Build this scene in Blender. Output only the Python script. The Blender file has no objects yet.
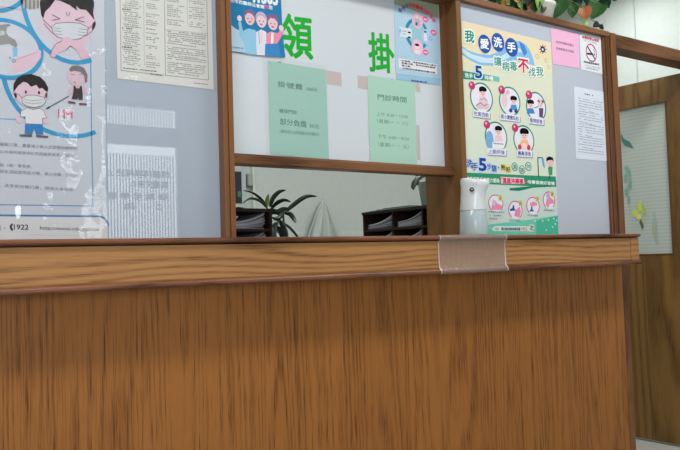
import bpy, bmesh, math, random
from mathutils import Vector, Matrix
random.seed(7)
C = bpy.context.scene.collection
SC = bpy.context.scene
EYE = 1.025                      # height of the lens above the floor

# ------------------------------------------------------------------ camera
F_PX = 720.57
YAW, PITCH, ROLL = math.radians(34.652), math.radians(2.694), math.radians(-1.769)
fw = Vector((math.sin(YAW)*math.cos(PITCH), math.cos(YAW)*math.cos(PITCH), math.sin(PITCH)))
r0 = Vector((math.cos(YAW), -math.sin(YAW), 0)); u0 = r0.cross(fw)
rt = math.cos(ROLL)*r0 + math.sin(ROLL)*u0
up = -math.sin(ROLL)*r0 + math.cos(ROLL)*u0
cd = bpy.data.cameras.new('camera'); cam = bpy.data.objects.new('camera', cd); C.objects.link(cam)
cam.matrix_world = Matrix(((rt.x, up.x, -fw.x, 0), (rt.y, up.y, -fw.y, 0), (rt.z, up.z, -fw.z, EYE), (0, 0, 0, 1)))
cd.sensor_width = 36; cd.lens = F_PX/680*36; cd.clip_start = .01
SC.camera = cam

def P(x, y, Y):
    """pixel of the photo -> point in the plane at distance Y beyond the lens"""
    d = fw + rt*((x-340)/F_PX) - up*((y-225)/F_PX)
    d = d*(Y/d.y)
    return Vector((d.x, d.y, d.z+EYE))
def PX(x, y, X):
    d = fw + rt*((x-340)/F_PX) - up*((y-225)/F_PX)
    d = d*(X/d.x)
    return Vector((d.x, d.y, d.z+EYE))

# ------------------------------------------------------------------ world and light
w = bpy.data.worlds.new('world'); SC.world = w; w.use_nodes = True
w.node_tree.nodes['Background'].inputs[0].default_value = (.85, .92, 1, 1)
w.node_tree.nodes['Background'].inputs[1].default_value = 1.0
SC.view_settings.view_transform = 'Standard'; SC.view_settings.look = 'None'
SC.view_settings.gamma = 1; SC.view_settings.use_curve_mapping = False
SC.view_settings.exposure = -0.38
SC.cycles.use_denoising = True
SC.cycles.max_bounces = 10

def area(name, loc, sx, sy, power, col, rot=(0, 0, 0)):
    l = bpy.data.lights.new(name, 'AREA'); l.shape = 'RECTANGLE'; l.size = sx; l.size_y = sy
    l.energy = power; l.color = col
    o = bpy.data.objects.new(name, l); C.objects.link(o); o.location = loc; o.rotation_euler = rot
    return o
DAY_W = 88; DOOR_W = 32; PUB_W = 31; OFF_W = 26
area('daylight_window', (-.55, -2.72, 1.55), 1.9, 1.5, DAY_W, (.93, .97, 1), (math.radians(90), 0, 0))
area('daylight_door', (2.3, -2.72, 1.32), .75, 2.4, DOOR_W, (.93, .97, 1), (math.radians(90), 0, 0))

# ------------------------------------------------------------------ materials
def s2l(c):
    return tuple((v/255/12.92 if v/255 <= .04045 else ((v/255+.055)/1.055)**2.4) for v in c)
_mc = {}
def mat(c, rough=.6, spec=.15, name=None, metal=0, coat=0, alpha=1, trans=0, emit=0):
    key = (c, rough, spec, name, metal, coat, alpha, trans, emit)
    if key in _mc: return _mc[key]
    m = bpy.data.materials.new(name or 'ink'); m.use_nodes = True
    b = m.node_tree.nodes['Principled BSDF']
    b.inputs['Base Color'].default_value = (*s2l(c), 1)
    b.inputs['Roughness'].default_value = rough
    b.inputs['Specular IOR Level'].default_value = spec
    b.inputs['Metallic'].default_value = metal
    b.inputs['Coat Weight'].default_value = coat
    b.inputs['Alpha'].default_value = alpha
    b.inputs['Transmission Weight'].default_value = trans
    if emit:
        b.inputs['Emission Color'].default_value = (*s2l(c), 1); b.inputs['Emission Strength'].default_value = emit
    _mc[key] = m
    return m

class NG:
    def __init__(s, m): s.t = m.node_tree; s.n = s.t.nodes; s.l = s.t.links
    def node(s, typ, **kw):
        n = s.n.new(typ)
        for k, v in kw.items(): setattr(n, k, v)
        return n
    def set(s, sock, v):
        if isinstance(v, bpy.types.NodeSocket): s.l.new(v, sock)
        else: sock.default_value = v
    def math(s, op, a, b=0, c=None, clamp=False):
        n = s.node('ShaderNodeMath', operation=op, use_clamp=clamp); s.set(n.inputs[0], a); s.set(n.inputs[1], b)
        if c is not None: s.set(n.inputs[2], c)
        return n.outputs[0]
    def comb(s, x, y, z):
        n = s.node('ShaderNodeCombineXYZ'); s.set(n.inputs[0], x); s.set(n.inputs[1], y); s.set(n.inputs[2], z); return n.outputs[0]
    def noise(s, v, scale, detail=2, rough=.5):
        n = s.node('ShaderNodeTexNoise'); s.l.new(v, n.inputs['Vector']); n.inputs['Scale'].default_value = scale
        n.inputs['Detail'].default_value = detail; n.inputs['Roughness'].default_value = rough
        return n.outputs[0]
    def mix(s, f, a, b):
        n = s.node('ShaderNodeMix', data_type='RGBA'); s.set(n.inputs[0], f); s.set(n.inputs[6], a); s.set(n.inputs[7], b); return n.outputs[2]
    def obj(s):
        tc = s.node('ShaderNodeTexCoord'); sp = s.node('ShaderNodeSeparateXYZ'); s.l.new(tc.outputs['Object'], sp.inputs[0])
        return tc.outputs['Object'], sp.outputs
    def bump(s, h, strength=.2, dist=.002):
        n = s.node('ShaderNodeBump'); s.l.new(h, n.inputs['Height']); n.inputs['Strength'].default_value = strength
        n.inputs['Distance'].default_value = dist
        s.l.new(n.outputs[0], s.n['Principled BSDF'].inputs['Normal'])

def wood(name, light, dark, vertical=True, plank=.14, rings=46, stretch=.07, rough=.42, pore=.5, ringamt=.55, tone=.16, freq=4.2, spec=.22, fine=.5, blotch=.7):
    m = bpy.data.materials.new(name); m.use_nodes = True; g = NG(m)
    _, o = g.obj()
    if vertical:
        ac = g.math('ADD', o[0], g.math('MULTIPLY', o[1], .83)); al = o[2]
    else:
        ac = g.math('ADD', o[2], g.math('MULTIPLY', o[1], .83)); al = o[0]
    pid = g.math('FLOOR', g.math('DIVIDE', ac, plank))
    wn = g.node('ShaderNodeTexWhiteNoise', noise_dimensions='1D'); g.l.new(pid, wn.inputs['W'])
    off = wn.outputs[0]
    v = g.comb(ac, g.math('MULTIPLY', al, stretch), g.math('MULTIPLY', off, 7.3))
    wob = g.noise(g.comb(ac, g.math('MULTIPLY', al, .35), g.math('MULTIPLY', off, 3.1)), 14, 2)
    low = g.noise(v, freq, 1.2, .4)
    ph = g.math('ADD', g.math('MULTIPLY', low, rings), g.math('MULTIPLY', wob, 1.1))
    rg = g.math('MULTIPLY_ADD', g.math('SINE', g.math('MULTIPLY', ph, 3.1)), .5, .5)
    rg = g.math('POWER', rg, 1.7)
    pv = g.comb(ac, g.math('MULTIPLY', al, .028), off)
    po = g.noise(pv, 330, 2, .6)
    po = g.math('MULTIPLY', g.math('SUBTRACT', po, .47), 5.0, clamp=True)
    fs_ = g.noise(g.comb(ac, g.math('MULTIPLY', al, .012), off), 620, 1, .5)
    tn = g.noise(g.comb(ac, g.math('MULTIPLY', al, .15), off), 9, 3)
    f = g.math('ADD', g.math('MULTIPLY', rg, ringamt), g.math('MULTIPLY', g.math('MULTIPLY', po, pore), g.math('MULTIPLY_ADD', rg, .6, .4)))
    f = g.math('ADD', f, g.math('MULTIPLY', g.math('SUBTRACT', tn, .5), blotch))
    f = g.math('ADD', f, g.math('MULTIPLY', g.math('SUBTRACT', fs_, .5), fine))
    f = g.math('ADD', f, g.math('MULTIPLY', g.math('SUBTRACT', off, .5), tone), clamp=True)
    col = g.mix(f, (*s2l(light), 1), (*s2l(dark), 1))
    b = g.n['Principled BSDF']; g.l.new(col, b.inputs['Base Color'])
    b.inputs['Roughness'].default_value = rough; b.inputs['Specular IOR Level'].default_value = spec
    g.bump(po, .12, .001)
    return m
W_PANEL = wood('oak_veneer', (158, 102, 50), (76, 42, 15), True, .137, 58, .03, .42, pore=.6, ringamt=.27, freq=6, fine=1.1, tone=.2, blotch=.35)
W_LEDGE = wood('oak_ledge', (174, 127, 80), (106, 68, 38), False, 3.0, 44, .11, .38, pore=.5, ringamt=.42, tone=0, freq=4.5)
W_LIP = wood('oak_lip', (132, 88, 66), (66, 38, 25), False, 3.0, 18, .1, .34, pore=.6, tone=0)
W_POST = wood('stained_post', (126, 84, 54), (60, 37, 22), True, .5, 16, .05, .38, pore=.5)
W_RAIL = wood('stained_rail', (130, 90, 62), (64, 39, 25), False, .5, 16, .06, .38, pore=.5)
W_PILLAR = wood('pillar_board', (120, 86, 50), (72, 47, 25), True, .5, 10, .06, .42, pore=.35, ringamt=.35)
W_DOOR = wood('door_veneer', (122, 91, 48), (72, 49, 21), True, .21, 24, .06, .42, pore=.4, ringamt=.5)
W_DARK = wood('dark_laminate', (52, 38, 30), (30, 21, 17), False, 1, 10, .1, .5)

def pebble(name, col, sc, strength, rough=.4, amt=.06):
    m = bpy.data.materials.new(name); m.use_nodes = True; g = NG(m)
    tc, o = g.obj()
    nz = g.noise(tc, sc, 4)
    b = g.n['Principled BSDF']
    c = s2l(col); d = tuple(v*(1-amt*2) for v in c)
    g.l.new(g.mix(nz, (*c, 1), (*d, 1)), b.inputs['Base Color'])
    b.inputs['Roughness'].default_value = rough; g.bump(nz, strength, .003)
    return m
M_WALL = pebble('wall_paint', (197, 204, 199), 30, .05, .7)
M_WALLP = pebble('public_wall_paint', (205, 205, 200), 30, .05, .8)
M_CEIL = pebble('ceiling_paint', (225, 225, 222), 20, .05, .8)
def tile_mat(name, col, grout, size, rough):
    m = bpy.data.materials.new(name); m.use_nodes = True; g = NG(m)
    tc, o = g.obj()
    fx = g.math('FRACT', g.math('DIVIDE', g.math('ADD', o[0], 50), size)); fy = g.math('FRACT', g.math('DIVIDE', g.math('ADD', o[1], 50), size))
    fz = g.math('FRACT', g.math('DIVIDE', g.math('ADD', o[2], 50), size))
    e = g.math('MAXIMUM', g.math('LESS_THAN', fx, .02), g.math('LESS_THAN', fy if 'floor' in name else fz, .02))
    nz = g.noise(tc, 14, 4)
    c = s2l(col)
    base = g.mix(nz, (*c, 1), (*tuple(v*.85 for v in c), 1))
    b = g.n['Principled BSDF']; g.l.new(g.mix(e, base, (*s2l(grout), 1)), b.inputs['Base Color'])
    b.inputs['Roughness'].default_value = rough
    return m
M_FLOOR = tile_mat('floor_tiles', (186, 186, 180), (140, 138, 132), .4, .3)
M_DADO = tile_mat('dado_tiles', (208, 212, 205), (180, 184, 176), .055, .3)

def film(name, tint, fac_diff, gloss, rough, bump_scale, bump_str, stretch=(1, 1, 1)):
    """clear plastic: mostly see-through, with a wrinkled glossy face"""
    m = bpy.data.materials.new(name); m.use_nodes = True; g = NG(m)
    g.n.remove(g.n['Principled BSDF']); out = g.n['Material Output']
    tc = g.node('ShaderNodeTexCoord'); mp = g.node('ShaderNodeMapping'); g.l.new(tc.outputs['Object'], mp.inputs[0])
    mp.inputs['Scale'].default_value = stretch
    nz = g.noise(mp.outputs[0], bump_scale, 1.5, .45)
    bp = g.node('ShaderNodeBump'); g.l.new(nz, bp.inputs['Height']); bp.inputs['Strength'].default_value = bump_str; bp.inputs['Distance'].default_value = .01
    tr = g.node('ShaderNodeBsdfTransparent'); df = g.node('ShaderNodeBsdfDiffuse'); gl = g.node('ShaderNodeBsdfGlossy')
    df.inputs[0].default_value = (*s2l(tint), 1); gl.inputs['Roughness'].default_value = rough
    g.l.new(bp.outputs[0], gl.inputs['Normal'])
    m1 = g.node('ShaderNodeMixShader'); m1.inputs[0].default_value = fac_diff; g.l.new(tr.outputs[0], m1.inputs[1]); g.l.new(df.outputs[0], m1.inputs[2])
    m2 = g.node('ShaderNodeMixShader'); m2.inputs[0].default_value = gloss; g.l.new(m1.outputs[0], m2.inputs[1]); g.l.new(gl.outputs[0], m2.inputs[2])
    g.l.new(m2.outputs[0], out.inputs[0])
    return m
M_SLEEVE = film('clear_sleeve', (225, 225, 230), .01, .08, .05, 12, .85)
M_SLEEVE2 = film('smooth_sleeve', (225, 225, 230), .02, .05, .08, 6, .2)
M_TAPE = film('packing_tape', (182, 158, 146), .42, .06, .3, 30, .3)
M_TAPE_EDGE = film('tape_edge', (225, 215, 208), .6, .1, .3, 30, .3)

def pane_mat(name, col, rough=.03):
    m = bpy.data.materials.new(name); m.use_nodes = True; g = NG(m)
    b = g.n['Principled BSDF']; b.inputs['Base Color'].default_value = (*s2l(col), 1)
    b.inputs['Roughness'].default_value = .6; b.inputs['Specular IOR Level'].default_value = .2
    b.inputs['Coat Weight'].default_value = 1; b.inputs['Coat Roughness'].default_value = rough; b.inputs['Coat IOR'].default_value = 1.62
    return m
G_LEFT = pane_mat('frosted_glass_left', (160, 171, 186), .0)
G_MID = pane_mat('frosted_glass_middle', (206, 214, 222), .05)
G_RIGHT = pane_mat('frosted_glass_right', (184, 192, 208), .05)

# ------------------------------------------------------------------ mesh helpers
def tag(o, label=None, cat=None, group=None, kind=None):
    if label: o['label'] = label
    if cat: o['category'] = cat
    if group: o['group'] = group
    if kind: o['kind'] = kind
    return o
def empty(name, loc=(0, 0, 0), rz=0):
    o = bpy.data.objects.new(name, None); C.objects.link(o); o.location = loc; o.rotation_euler = (0, 0, rz); o.empty_display_size = .05
    return o
class MB:
    def __init__(s): s.v = []; s.f = []; s.m = []; s.mats = []
    def mi(s, m):
        if m not in s.mats: s.mats.append(m)
        return s.mats.index(m)
    def add(s, vs, fs, m):
        k = len(s.v); i = s.mi(m)
        s.v += [tuple(v) for v in vs]
        for f in fs: s.f.append([k+a for a in f]); s.m.append(i)
    def box(s, x0, x1, y0, y1, z0, z1, m):
        vs = [(x, y, z) for z in (z0, z1) for y in (y0, y1) for x in (x0, x1)]
        s.add(vs, [(0, 2, 3, 1), (4, 5, 7, 6), (0, 1, 5, 4), (2, 6, 7, 3), (0, 4, 6, 2), (1, 3, 7, 5)], m)
    def prism(s, prof, x0, x1, m, axis='X'):
        n = len(prof)
        vs = [(x0, a, b) for a, b in prof]+[(x1, a, b) for a, b in prof]
        if axis == 'Z': vs = [(a, b, x0) for a, b in prof]+[(a, b, x1) for a, b in prof]
        fs = [tuple(range(n))[::-1], tuple(range(n, 2*n))]+[(i, (i+1) % n, n+(i+1) % n, n+i) for i in range(n)]
        s.add(vs, fs, m)
    def tube(s, pts, rs, m, n=8):
        pts = [Vector(p) for p in pts]; k = len(pts); vs = []
        if not isinstance(rs, (list, tuple)): rs = [rs]*k
        for i, p in enumerate(pts):
            t = (pts[min(i+1, k-1)]-pts[max(i-1, 0)]).normalized()
            a = t.cross(Vector((.3, .9, .2))).normalized(); b = t.cross(a)
            for j in range(n):
                an = 2*math.pi*j/n; vs.append(p+(a*math.cos(an)+b*math.sin(an))*rs[i])
        fs = [(i*n+j, i*n+(j+1) % n, (i+1)*n+(j+1) % n, (i+1)*n+j) for i in range(k-1) for j in range(n)]
        fs += [tuple(range(n))[::-1], tuple((k-1)*n+j for j in range(n))]
        s.add(vs, fs, m)
    def lathe(s, prof, c, m, n=32, sx=1, sy=1):
        vs = []
        for r, z in prof:
            for j in range(n):
                a = 2*math.pi*j/n; vs.append((c[0]+r*math.cos(a)*sx, c[1]+r*math.sin(a)*sy, c[2]+z))
        k = len(prof)
        fs = [(i*n+j, i*n+(j+1) % n, (i+1)*n+(j+1) % n, (i+1)*n+j) for i in range(k-1) for j in range(n)]
        fs += [tuple(range(n))[::-1], tuple((k-1)*n+j for j in range(n))]
        s.add(vs, fs, m)
    def leaf(s, pts, ws, m, fold=.25, thick=.0008, side=None):
        """ribbon leaf along pts, widths ws, folded on its midrib"""
        pts = [Vector(p) for p in pts]; k = len(pts); vs = []
        for i, p in enumerate(pts):
            t = (pts[min(i+1, k-1)]-pts[max(i-1, 0)]).normalized()
            vd = Vector((p.x, p.y, p.z-EYE)).normalized() if side is None else Vector(side)
            a = t.cross(vd).normalized(); nrm = a.cross(t).normalized()
            h = ws[i]/2
            vs += [p-a*h+nrm*h*fold, p-a*h*.5+nrm*h*fold*.35, p, p+a*h*.5+nrm*h*fold*.35, p+a*h+nrm*h*fold]
        vs += [v+Vector((0, thick, 0)) for v in vs[:]]
        q = 5*k; fs = []
        for i in range(k-1):
            for j in range(4):
                a0 = i*5+j
                fs.append((a0, a0+1, a0+6, a0+5)); fs.append((q+a0, q+a0+5, q+a0+6, q+a0+1))
            fs.append((i*5, i*5+5, q+i*5+5, q+i*5)); fs.append((i*5+4, q+i*5+4, q+i*5+9, i*5+9))
        s.add(vs, fs, m)
    def build(s, name, parent=None, smooth=False, bevel=0):
        me = bpy.data.meshes.new(name)
        rp = parent
        while rp is not None and rp.type != 'EMPTY' and rp.parent is not None: rp = rp.parent
        ox = Vector(rp.location) if rp is not None and rp.type == 'EMPTY' else Vector((0, 0, 0))
        own = Vector((0, 0, 0))
        me.from_pydata([tuple(Vector(v)-ox-own) for v in s.v], [], s.f)
        for m in s.mats: me.materials.append(m)
        me.polygons.foreach_set('material_index', s.m)
        if smooth: me.polygons.foreach_set('use_smooth', [True]*len(s.f))
        me.update()
        o = bpy.data.objects.new(name, me); C.objects.link(o)
        if parent is not None: o.parent = parent
        if bevel:
            b = o.modifiers.new('bevel', 'BEVEL'); b.width = bevel; b.segments = 2; b.limit_method = 'ANGLE'; b.angle_limit = math.radians(50)
        return o
def block(name, dims, m, parent=None, bevel=0):
    b = MB(); b.box(*dims, m); return b.build(name, parent, bevel=bevel)
def struct(o): o['kind'] = 'structure'; return o

# lettering: glyph outlines of the built-in font, fetched once per string
_tc = {}
def glyphs(s, bold=0):
    if (s, bold) in _tc: return _tc[(s, bold)]
    cu = bpy.data.curves.new('lettering_source', 'FONT'); cu.body = s; cu.size = 1; cu.resolution_u = 2; cu.offset = bold
    o = bpy.data.objects.new('lettering_source', cu); C.objects.link(o)
    dg = bpy.context.evaluated_depsgraph_get(); dg.update()
    me = bpy.data.meshes.new_from_object(o.evaluated_get(dg))
    vs = [(v.co.x, v.co.y) for v in me.vertices]; fs = [tuple(p.vertices) for p in me.polygons]
    bpy.data.objects.remove(o); bpy.data.meshes.remove(me); bpy.data.curves.remove(cu)
    if not vs: vs = [(0, 0), (1, 0), (0, 1)]; fs = []
    x0 = min(v[0] for v in vs); x1 = max(v[0] for v in vs); y0 = min(v[1] for v in vs); y1 = max(v[1] for v in vs)
    vs = [((x-x0)/(x1-x0), (y-y0)/(y1-y0)) for x, y in vs]
    _tc[(s, bold)] = (vs, fs); return _tc[(s, bold)]

class Sheet(MB):
    """a printed sheet on the plane Y; every layer of print is a hair in front of the one below"""
    def __init__(s, Y, step=.00022): super().__init__(); s.Y = Y; s.st = step
    def y(s, lev): return s.Y-s.st*lev-.0004
    def pt(s, x, y, lev): p = P(x, y, s.Y); return Vector((p.x, s.y(lev), min(E+.951, max(p.z, E+.0695))))
    def base(s, px, m):
        a = [P(x, y, s.Y) for x, y in px]; n = len(a)
        for p in a: p.z = min(E+.951, max(p.z, E+.0695))
        vs = [(p.x, s.Y, p.z) for p in a]+[(p.x, s.Y-.0004, p.z) for p in a]
        s.add(vs, [tuple(range(n)), tuple(range(n, 2*n))[::-1]]+[(i, (i+1) % n, n+(i+1) % n, n+i) for i in range(n)], m)
    def poly(s, px, c, lev=1):
        m = c if not isinstance(c, tuple) else mat(c)
        s.add([s.pt(x, y, lev) for x, y in px], [tuple(range(len(px)))], m)
    def ell(s, cx, cy, rx, ry, c, lev=1, wd=0, a0=0, a1=360, n=40, xmax=None):
        m = c if not isinstance(c, tuple) else mat(c)
        o = s.pt(cx, cy, lev); X = abs(P(cx+rx, cy, s.Y).x-P(cx-rx, cy, s.Y).x)/2; Z = abs(P(cx, cy+ry, s.Y).z-P(cx, cy-ry, s.Y).z)/2
        full = a1-a0 >= 360
        k = n if full else n+1
        an = [math.radians(a0+(a1-a0)*i/n) for i in range(k)]
        out = [(o.x+X*math.cos(t), o.y, o.z+Z*math.sin(t)) for t in an]
        if xmax is not None:
            xm = s.pt(xmax, cy, lev).x; out = [(min(a_, xm), b_, c_) for a_, b_, c_ in out]
        if not wd:
            s.add(out, [tuple(range(k))], m); return
        W = wd*Z/ry
        inn = [(o.x+(X-W)*math.cos(t), o.y, o.z+(Z-W)*math.sin(t)) for t in an]
        fs = [(i, (i+1) % k, k+(i+1) % k, k+i) for i in range(k if full else k-1)]
        s.add(out+inn, fs, m)
    def line(s, px, wd, c, lev=2):
        m = c if not isinstance(c, tuple) else mat(c)
        for (x0, y0), (x1, y1) in zip(px, px[1:]):
            L = math.hypot(x1-x0, y1-y0) or 1; nx, ny = -(y1-y0)/L*wd/2, (x1-x0)/L*wd/2
            ex, ey = (x1-x0)/L*wd*.3, (y1-y0)/L*wd*.3
            s.add([s.pt(x0+nx-ex, y0+ny-ey, lev), s.pt(x1+nx+ex, y1+ny+ey, lev), s.pt(x1-nx+ex, y1-ny+ey, lev), s.pt(x0-nx-ex, y0-ny-ey, lev)], [(0, 1, 2, 3)], m)
    def text(s, t, x0, y0, x1, y1, h, c, lev=3, bold=0):
        """t from the lower left pixel (x0,y0) to the lower right one (x1,y1), h pixels tall"""
        m = c if not isinstance(c, tuple) else mat(c)
        A = s.pt(x0, y0, lev); B = s.pt(x1, y1, lev); T = s.pt(x0, y0-h, lev)
        vs, fs = glyphs(t); H = T.z-A.z; w_ = bold*H*.9
        for k, (dx, dz) in enumerate(((0, 0),) if bold <= 0 else ((-w_, -w_), (w_, -w_), (w_, w_), (-w_, w_), (0, 0), (0, w_*1.2), (0, -w_*1.2), (w_*1.2, 0), (-w_*1.2, 0))):
            s.add([(A.x+(B.x-A.x)*u+dx, A.y-k*.000015, A.z+(B.z-A.z)*u+H*v+dz) for u, v in vs], fs, m)
    def print_(s, x0, y0, x1, y1, h, c, lev=2, seed=0, dens=.8, wmin=1.2, wmax=4):
        """a line of print too small to read"""
        m = c if not isinstance(c, tuple) else mat(c)
        r = random.Random(seed); x = x0
        while x < x1-wmin:
            ww = min(r.uniform(wmin, wmax), x1-x); u0 = (x-x0)/(x1-x0); u1 = (x+ww-x0)/(x1-x0)
            if r.random() < dens:
                a, b = (x, y0+(y1-y0)*u0), (x+ww, y0+(y1-y0)*u1)
                s.add([s.pt(*a, lev), s.pt(*b, lev), s.pt(b[0], b[1]-h, lev), s.pt(a[0], a[1]-h, lev)], [(0, 1, 2, 3)], m)
            x += ww+r.uniform(.35, .8)

# ------------------------------------------------------------------ room shell
E = EYE
Y0 = 1.915                        # front of the posts and of the panel
struct(block('floor', (-2.6, 4.5, -2.85, 4.5, -.06, 0, ), M_FLOOR))
struct(block('ceiling', (-2.6, 4.5, -2.85, 4.5, 2.85, 2.91), M_CEIL))
struct(block('wall_back', (-2.6, 4.4, 4.4, 4.5, 0, 2.85), M_WALL))
b = MB(); b.box(4.4, 4.5, -2.75, 4.5, 0, 2.85, M_WALL); struct(b.build('wall_right'))
struct(block('wall_left', (-2.6, -2.5, -2.75, 4.4, 0, 2.85), M_WALLP))
# the wall behind the visitor: a window and a glass door
b = MB()
b.box(-2.5, -1.5, -2.7, -2.6, 0, 2.85, M_WALLP); b.box(-1.5, .4, -2.7, -2.6, 0, .8, M_WALLP); b.box(-1.5, .4, -2.7, -2.6, 2.3, 2.85, M_WALLP)
b.box(.4, 1.93, -2.7, -2.6, 0, 2.85, M_WALLP); b.box(1.93, 2.68, -2.7, -2.6, 2.52, 2.85, M_WALLP); b.box(2.68, 4.4, -2.7, -2.6, 0, 2.85, M_WALLP)
struct(b.build('wall_front'))
M_ALU = mat((150, 152, 155), .4, .5, 'aluminium', metal=.6)
b = MB()
for x0, x1, z0, z1 in ((-1.5, .4, .8, .84), (-1.5, .4, 2.26, 2.3), (-1.5, -1.46, .84, 2.26), (.36, .4, .84, 2.26), (-.57, -.53, .84, 2.26)): b.box(x0, x1, -2.66, -2.62, z0, z1, M_ALU)
o = struct(b.build('window_1'))
d2 = empty('door_2', (2.305, -2.64, 0)); d2['kind'] = 'structure'
b = MB()
for x0, x1, z0, z1 in ((1.93, 1.97, 0, 2.52), (2.64, 2.68, 0, 2.52), (1.97, 2.64, 0, .12), (1.97, 2.64, 2.14, 2.32), (1.97, 2.64, 2.5, 2.52)): b.box(x0, x1, -2.67, -2.61, z0, z1, M_ALU)
b.build('door_frame', d2)
b = MB(); M_SLAT = mat((235, 236, 238), .6, .3, 'blind_fabric', trans=0)
for i in range(23):
    x = 1.98+i*.0285; b.box(x, x+.013, -2.668, -2.664, .13, 2.06, M_SLAT); b.box(x, x+.013, -2.668, -2.664, 2.32, 2.5, M_SLAT)
bl = b.build('blind', d2)
s = Sheet(0); b = MB(); ink = mat((70, 72, 78), .7, .2, 'door_lettering')
for t, xa, xb, z0, h in (('吐 兒科專科醫師', 1.96, 2.57, 1.843, .068), ('斗研究醫師', 2.19, 2.55, 1.744, .068), ('醫 學 示 講 師', 1.975, 2.54, 1.633, .062), ('2科', 2.12, 2.23, 1.535, .066), ('二', 2.43, 2.485, 1.545, .045), ('了', 2.18, 2.22, 1.425, .04)):
    vs, fs = glyphs(t)
    for k, (dx, dz) in enumerate(((0, 0), (.004, 0), (-.004, 0), (0, .003), (0, -.003))): b.add([(xa+(xb-xa)*u+dx, -2.648+.0001*k, z0+h*v+dz) for u, v in vs], fs, ink)
b.build('lettering', d2)

# luminaires
def luminaire(x, y, power, label, lx=1.2, ly=.3, col=(1, .98, .94)):
    t = empty('ceiling_light', (x, y, 2.85)); tag(t, label, 'ceiling light', 'ceiling lights')
    b = MB(); b.box(x-lx/2-.02, x+lx/2+.02, y-ly/2-.02, y+ly/2+.02, 2.79, 2.85, mat((235, 235, 235), .5, .4, 'lamp_housing')); b.build('housing', t)
    b = MB(); b.box(x-lx/2, x+lx/2, y-ly/2, y+ly/2, 2.782, 2.79, mat((255, 255, 250), .5, .3, 'lamp_diffuser', emit=4)); b.build('diffuser', t)
    a = area('lamp_light', (x, y, 2.775), lx, ly, power, col); return t
luminaire(.2, .9, PUB_W, 'flush ceiling light over the waiting side near the window wall')
luminaire(2.6, .9, PUB_W, 'flush ceiling light over the waiting side near the doorway')
luminaire(1.3, 3.2, OFF_W, 'flush ceiling light over the office behind the counter', col=(.96, 1, 1))
luminaire(3.5, 2.7, OFF_W*.95, 'flush ceiling light over the office passage', col=(.96, 1, 1))

# wall seam, dado
struct(block('trim_2', (4.394, 4.4, 2.788, 2.796, 0, 2.85), mat((172, 182, 177), .6, .3, 'seam')))
struct(block('trim_3', (-2.5, 4.4, 4.388, 4.4, 0, E+.205), M_DADO))

# ------------------------------------------------------------------ reception counter
LX0, LX1 = -.9, 2.81
ct = empty('reception_counter', (1.0, 1.97, 0))
tag(ct, 'long oak reception counter with deep moulded ledge and plain veneered front', 'counter')
b = MB(); b.box(LX0, 2.824, Y0, Y0+.03, .0, E-.05, W_PANEL); b.build('front_panel', ct)
b = MB(); b.prism([(1.84, E-.048), (1.822, E-.046), (1.82, E-.04), (1.82, E+.05), (2.01, E+.05), (2.01, E-.048)], LX0, 2.752, W_LEDGE); b.build('ledge_fascia', ct)
def arc(cy, cz, r, a0, a1, n=5): return [(cy+r*math.cos(math.radians(a0+(a1-a0)*i/n)), cz+r*math.sin(math.radians(a0+(a1-a0)*i/n))) for i in range(n+1)]
b = MB(); b.prism([(2.01, E+.0525), (1.824, E+.0525), (1.819, E+.055)]+arc(1.814, E+.062, .007, 240, 90)+[(2.01, E+.069)], LX0, 2.812, W_LIP); b.build('ledge_top', ct)
b = MB(); b.prism([(1.86, E-.046), (1.822, E-.045)]+arc(1.815, E-.053, .008, 90, 270)+[(1.86, E-.061)], LX0, 2.812, W_LIP); b.build('ledge_moulding', ct)
b = MB(); b.prism([(1.86, E-.046), (1.817, E-.046), (1.817, E+.052), (2.01, E+.052), (2.01, E-.046)], 2.753, 2.81, W_LEDGE); b.build('ledge_end', ct, bevel=.002)
# staff side desk, hidden under the opening but it carries the cabinets
dk = empty('office_desk', (1.2, 2.6, 0)); tag(dk, 'office worktop behind the counter carrying the dark cabinets', 'desk')
block('desktop', (-.5, 2.55, 2.02, 3.05, .73, .76), mat((200, 196, 186), .5, .4, 'desk_laminate'), dk)
for x, y in ((-.45, 2.1), (-.45, 3.0), (2.5, 2.1), (2.5, 3.0)): block('leg', (x-.02, x+.02, y-.02, y+.02, 0, .73), M_ALU, dk)

# ------------------------------------------------------------------ glazed screen
gs = empty('glazed_screen', (1.0, 1.97, E+.069))
tag(gs, 'wood framed glazed screen of frosted panes standing on the counter ledge', 'screen')
ZL = E+.069; ZT = E+.952; ZTT = E+.976
b = MB(); b.box(.921, .9365, Y0+.004, 2.0, ZL, ZT, W_POST); b.box(.9375, .953, Y0, 2.0, ZL, ZT, W_POST); b.build('post', gs, bevel=.0015)
b = MB(); b.box(1.879, 1.903, Y0, 2.12, ZL, ZT, W_PILLAR); b.build('post', gs, bevel=.0015)
b = MB(); b.box(1.863, 1.879, 1.972, 2.0, E+.330, ZT, W_POST); b.build('stile', gs)
b = MB(); b.box(2.776, 2.788, Y0+.004, 1.96, ZL, ZT, W_POST); b.box(2.789, 2.815, Y0, 1.99, ZL, ZT, W_POST); b.build('post', gs, bevel=.0015)
b = MB(); b.box(-.9, -.87, Y0, 2.0, ZL, ZT, W_POST); b.build('post', gs)
b = MB(); b.box(-.9, 2.815, Y0-.004, 2.1, ZT, ZTT, W_RAIL); b.build('top_rail', gs, bevel=.003)
b = MB(); b.prism([(1.958, E+.297), (1.956, E+.300), (1.956, E+.322), (1.962, E+.330), (2.005, E+.330), (2.005, E+.297)], .953, 1.879, W_RAIL); b.build('transom_rail', gs)
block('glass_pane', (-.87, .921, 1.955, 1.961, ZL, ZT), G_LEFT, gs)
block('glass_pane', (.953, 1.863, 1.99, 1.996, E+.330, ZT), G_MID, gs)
block('glass_pane', (1.903, 2.776, 1.932, 1.938, ZL, ZT), G_RIGHT, gs)

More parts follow.
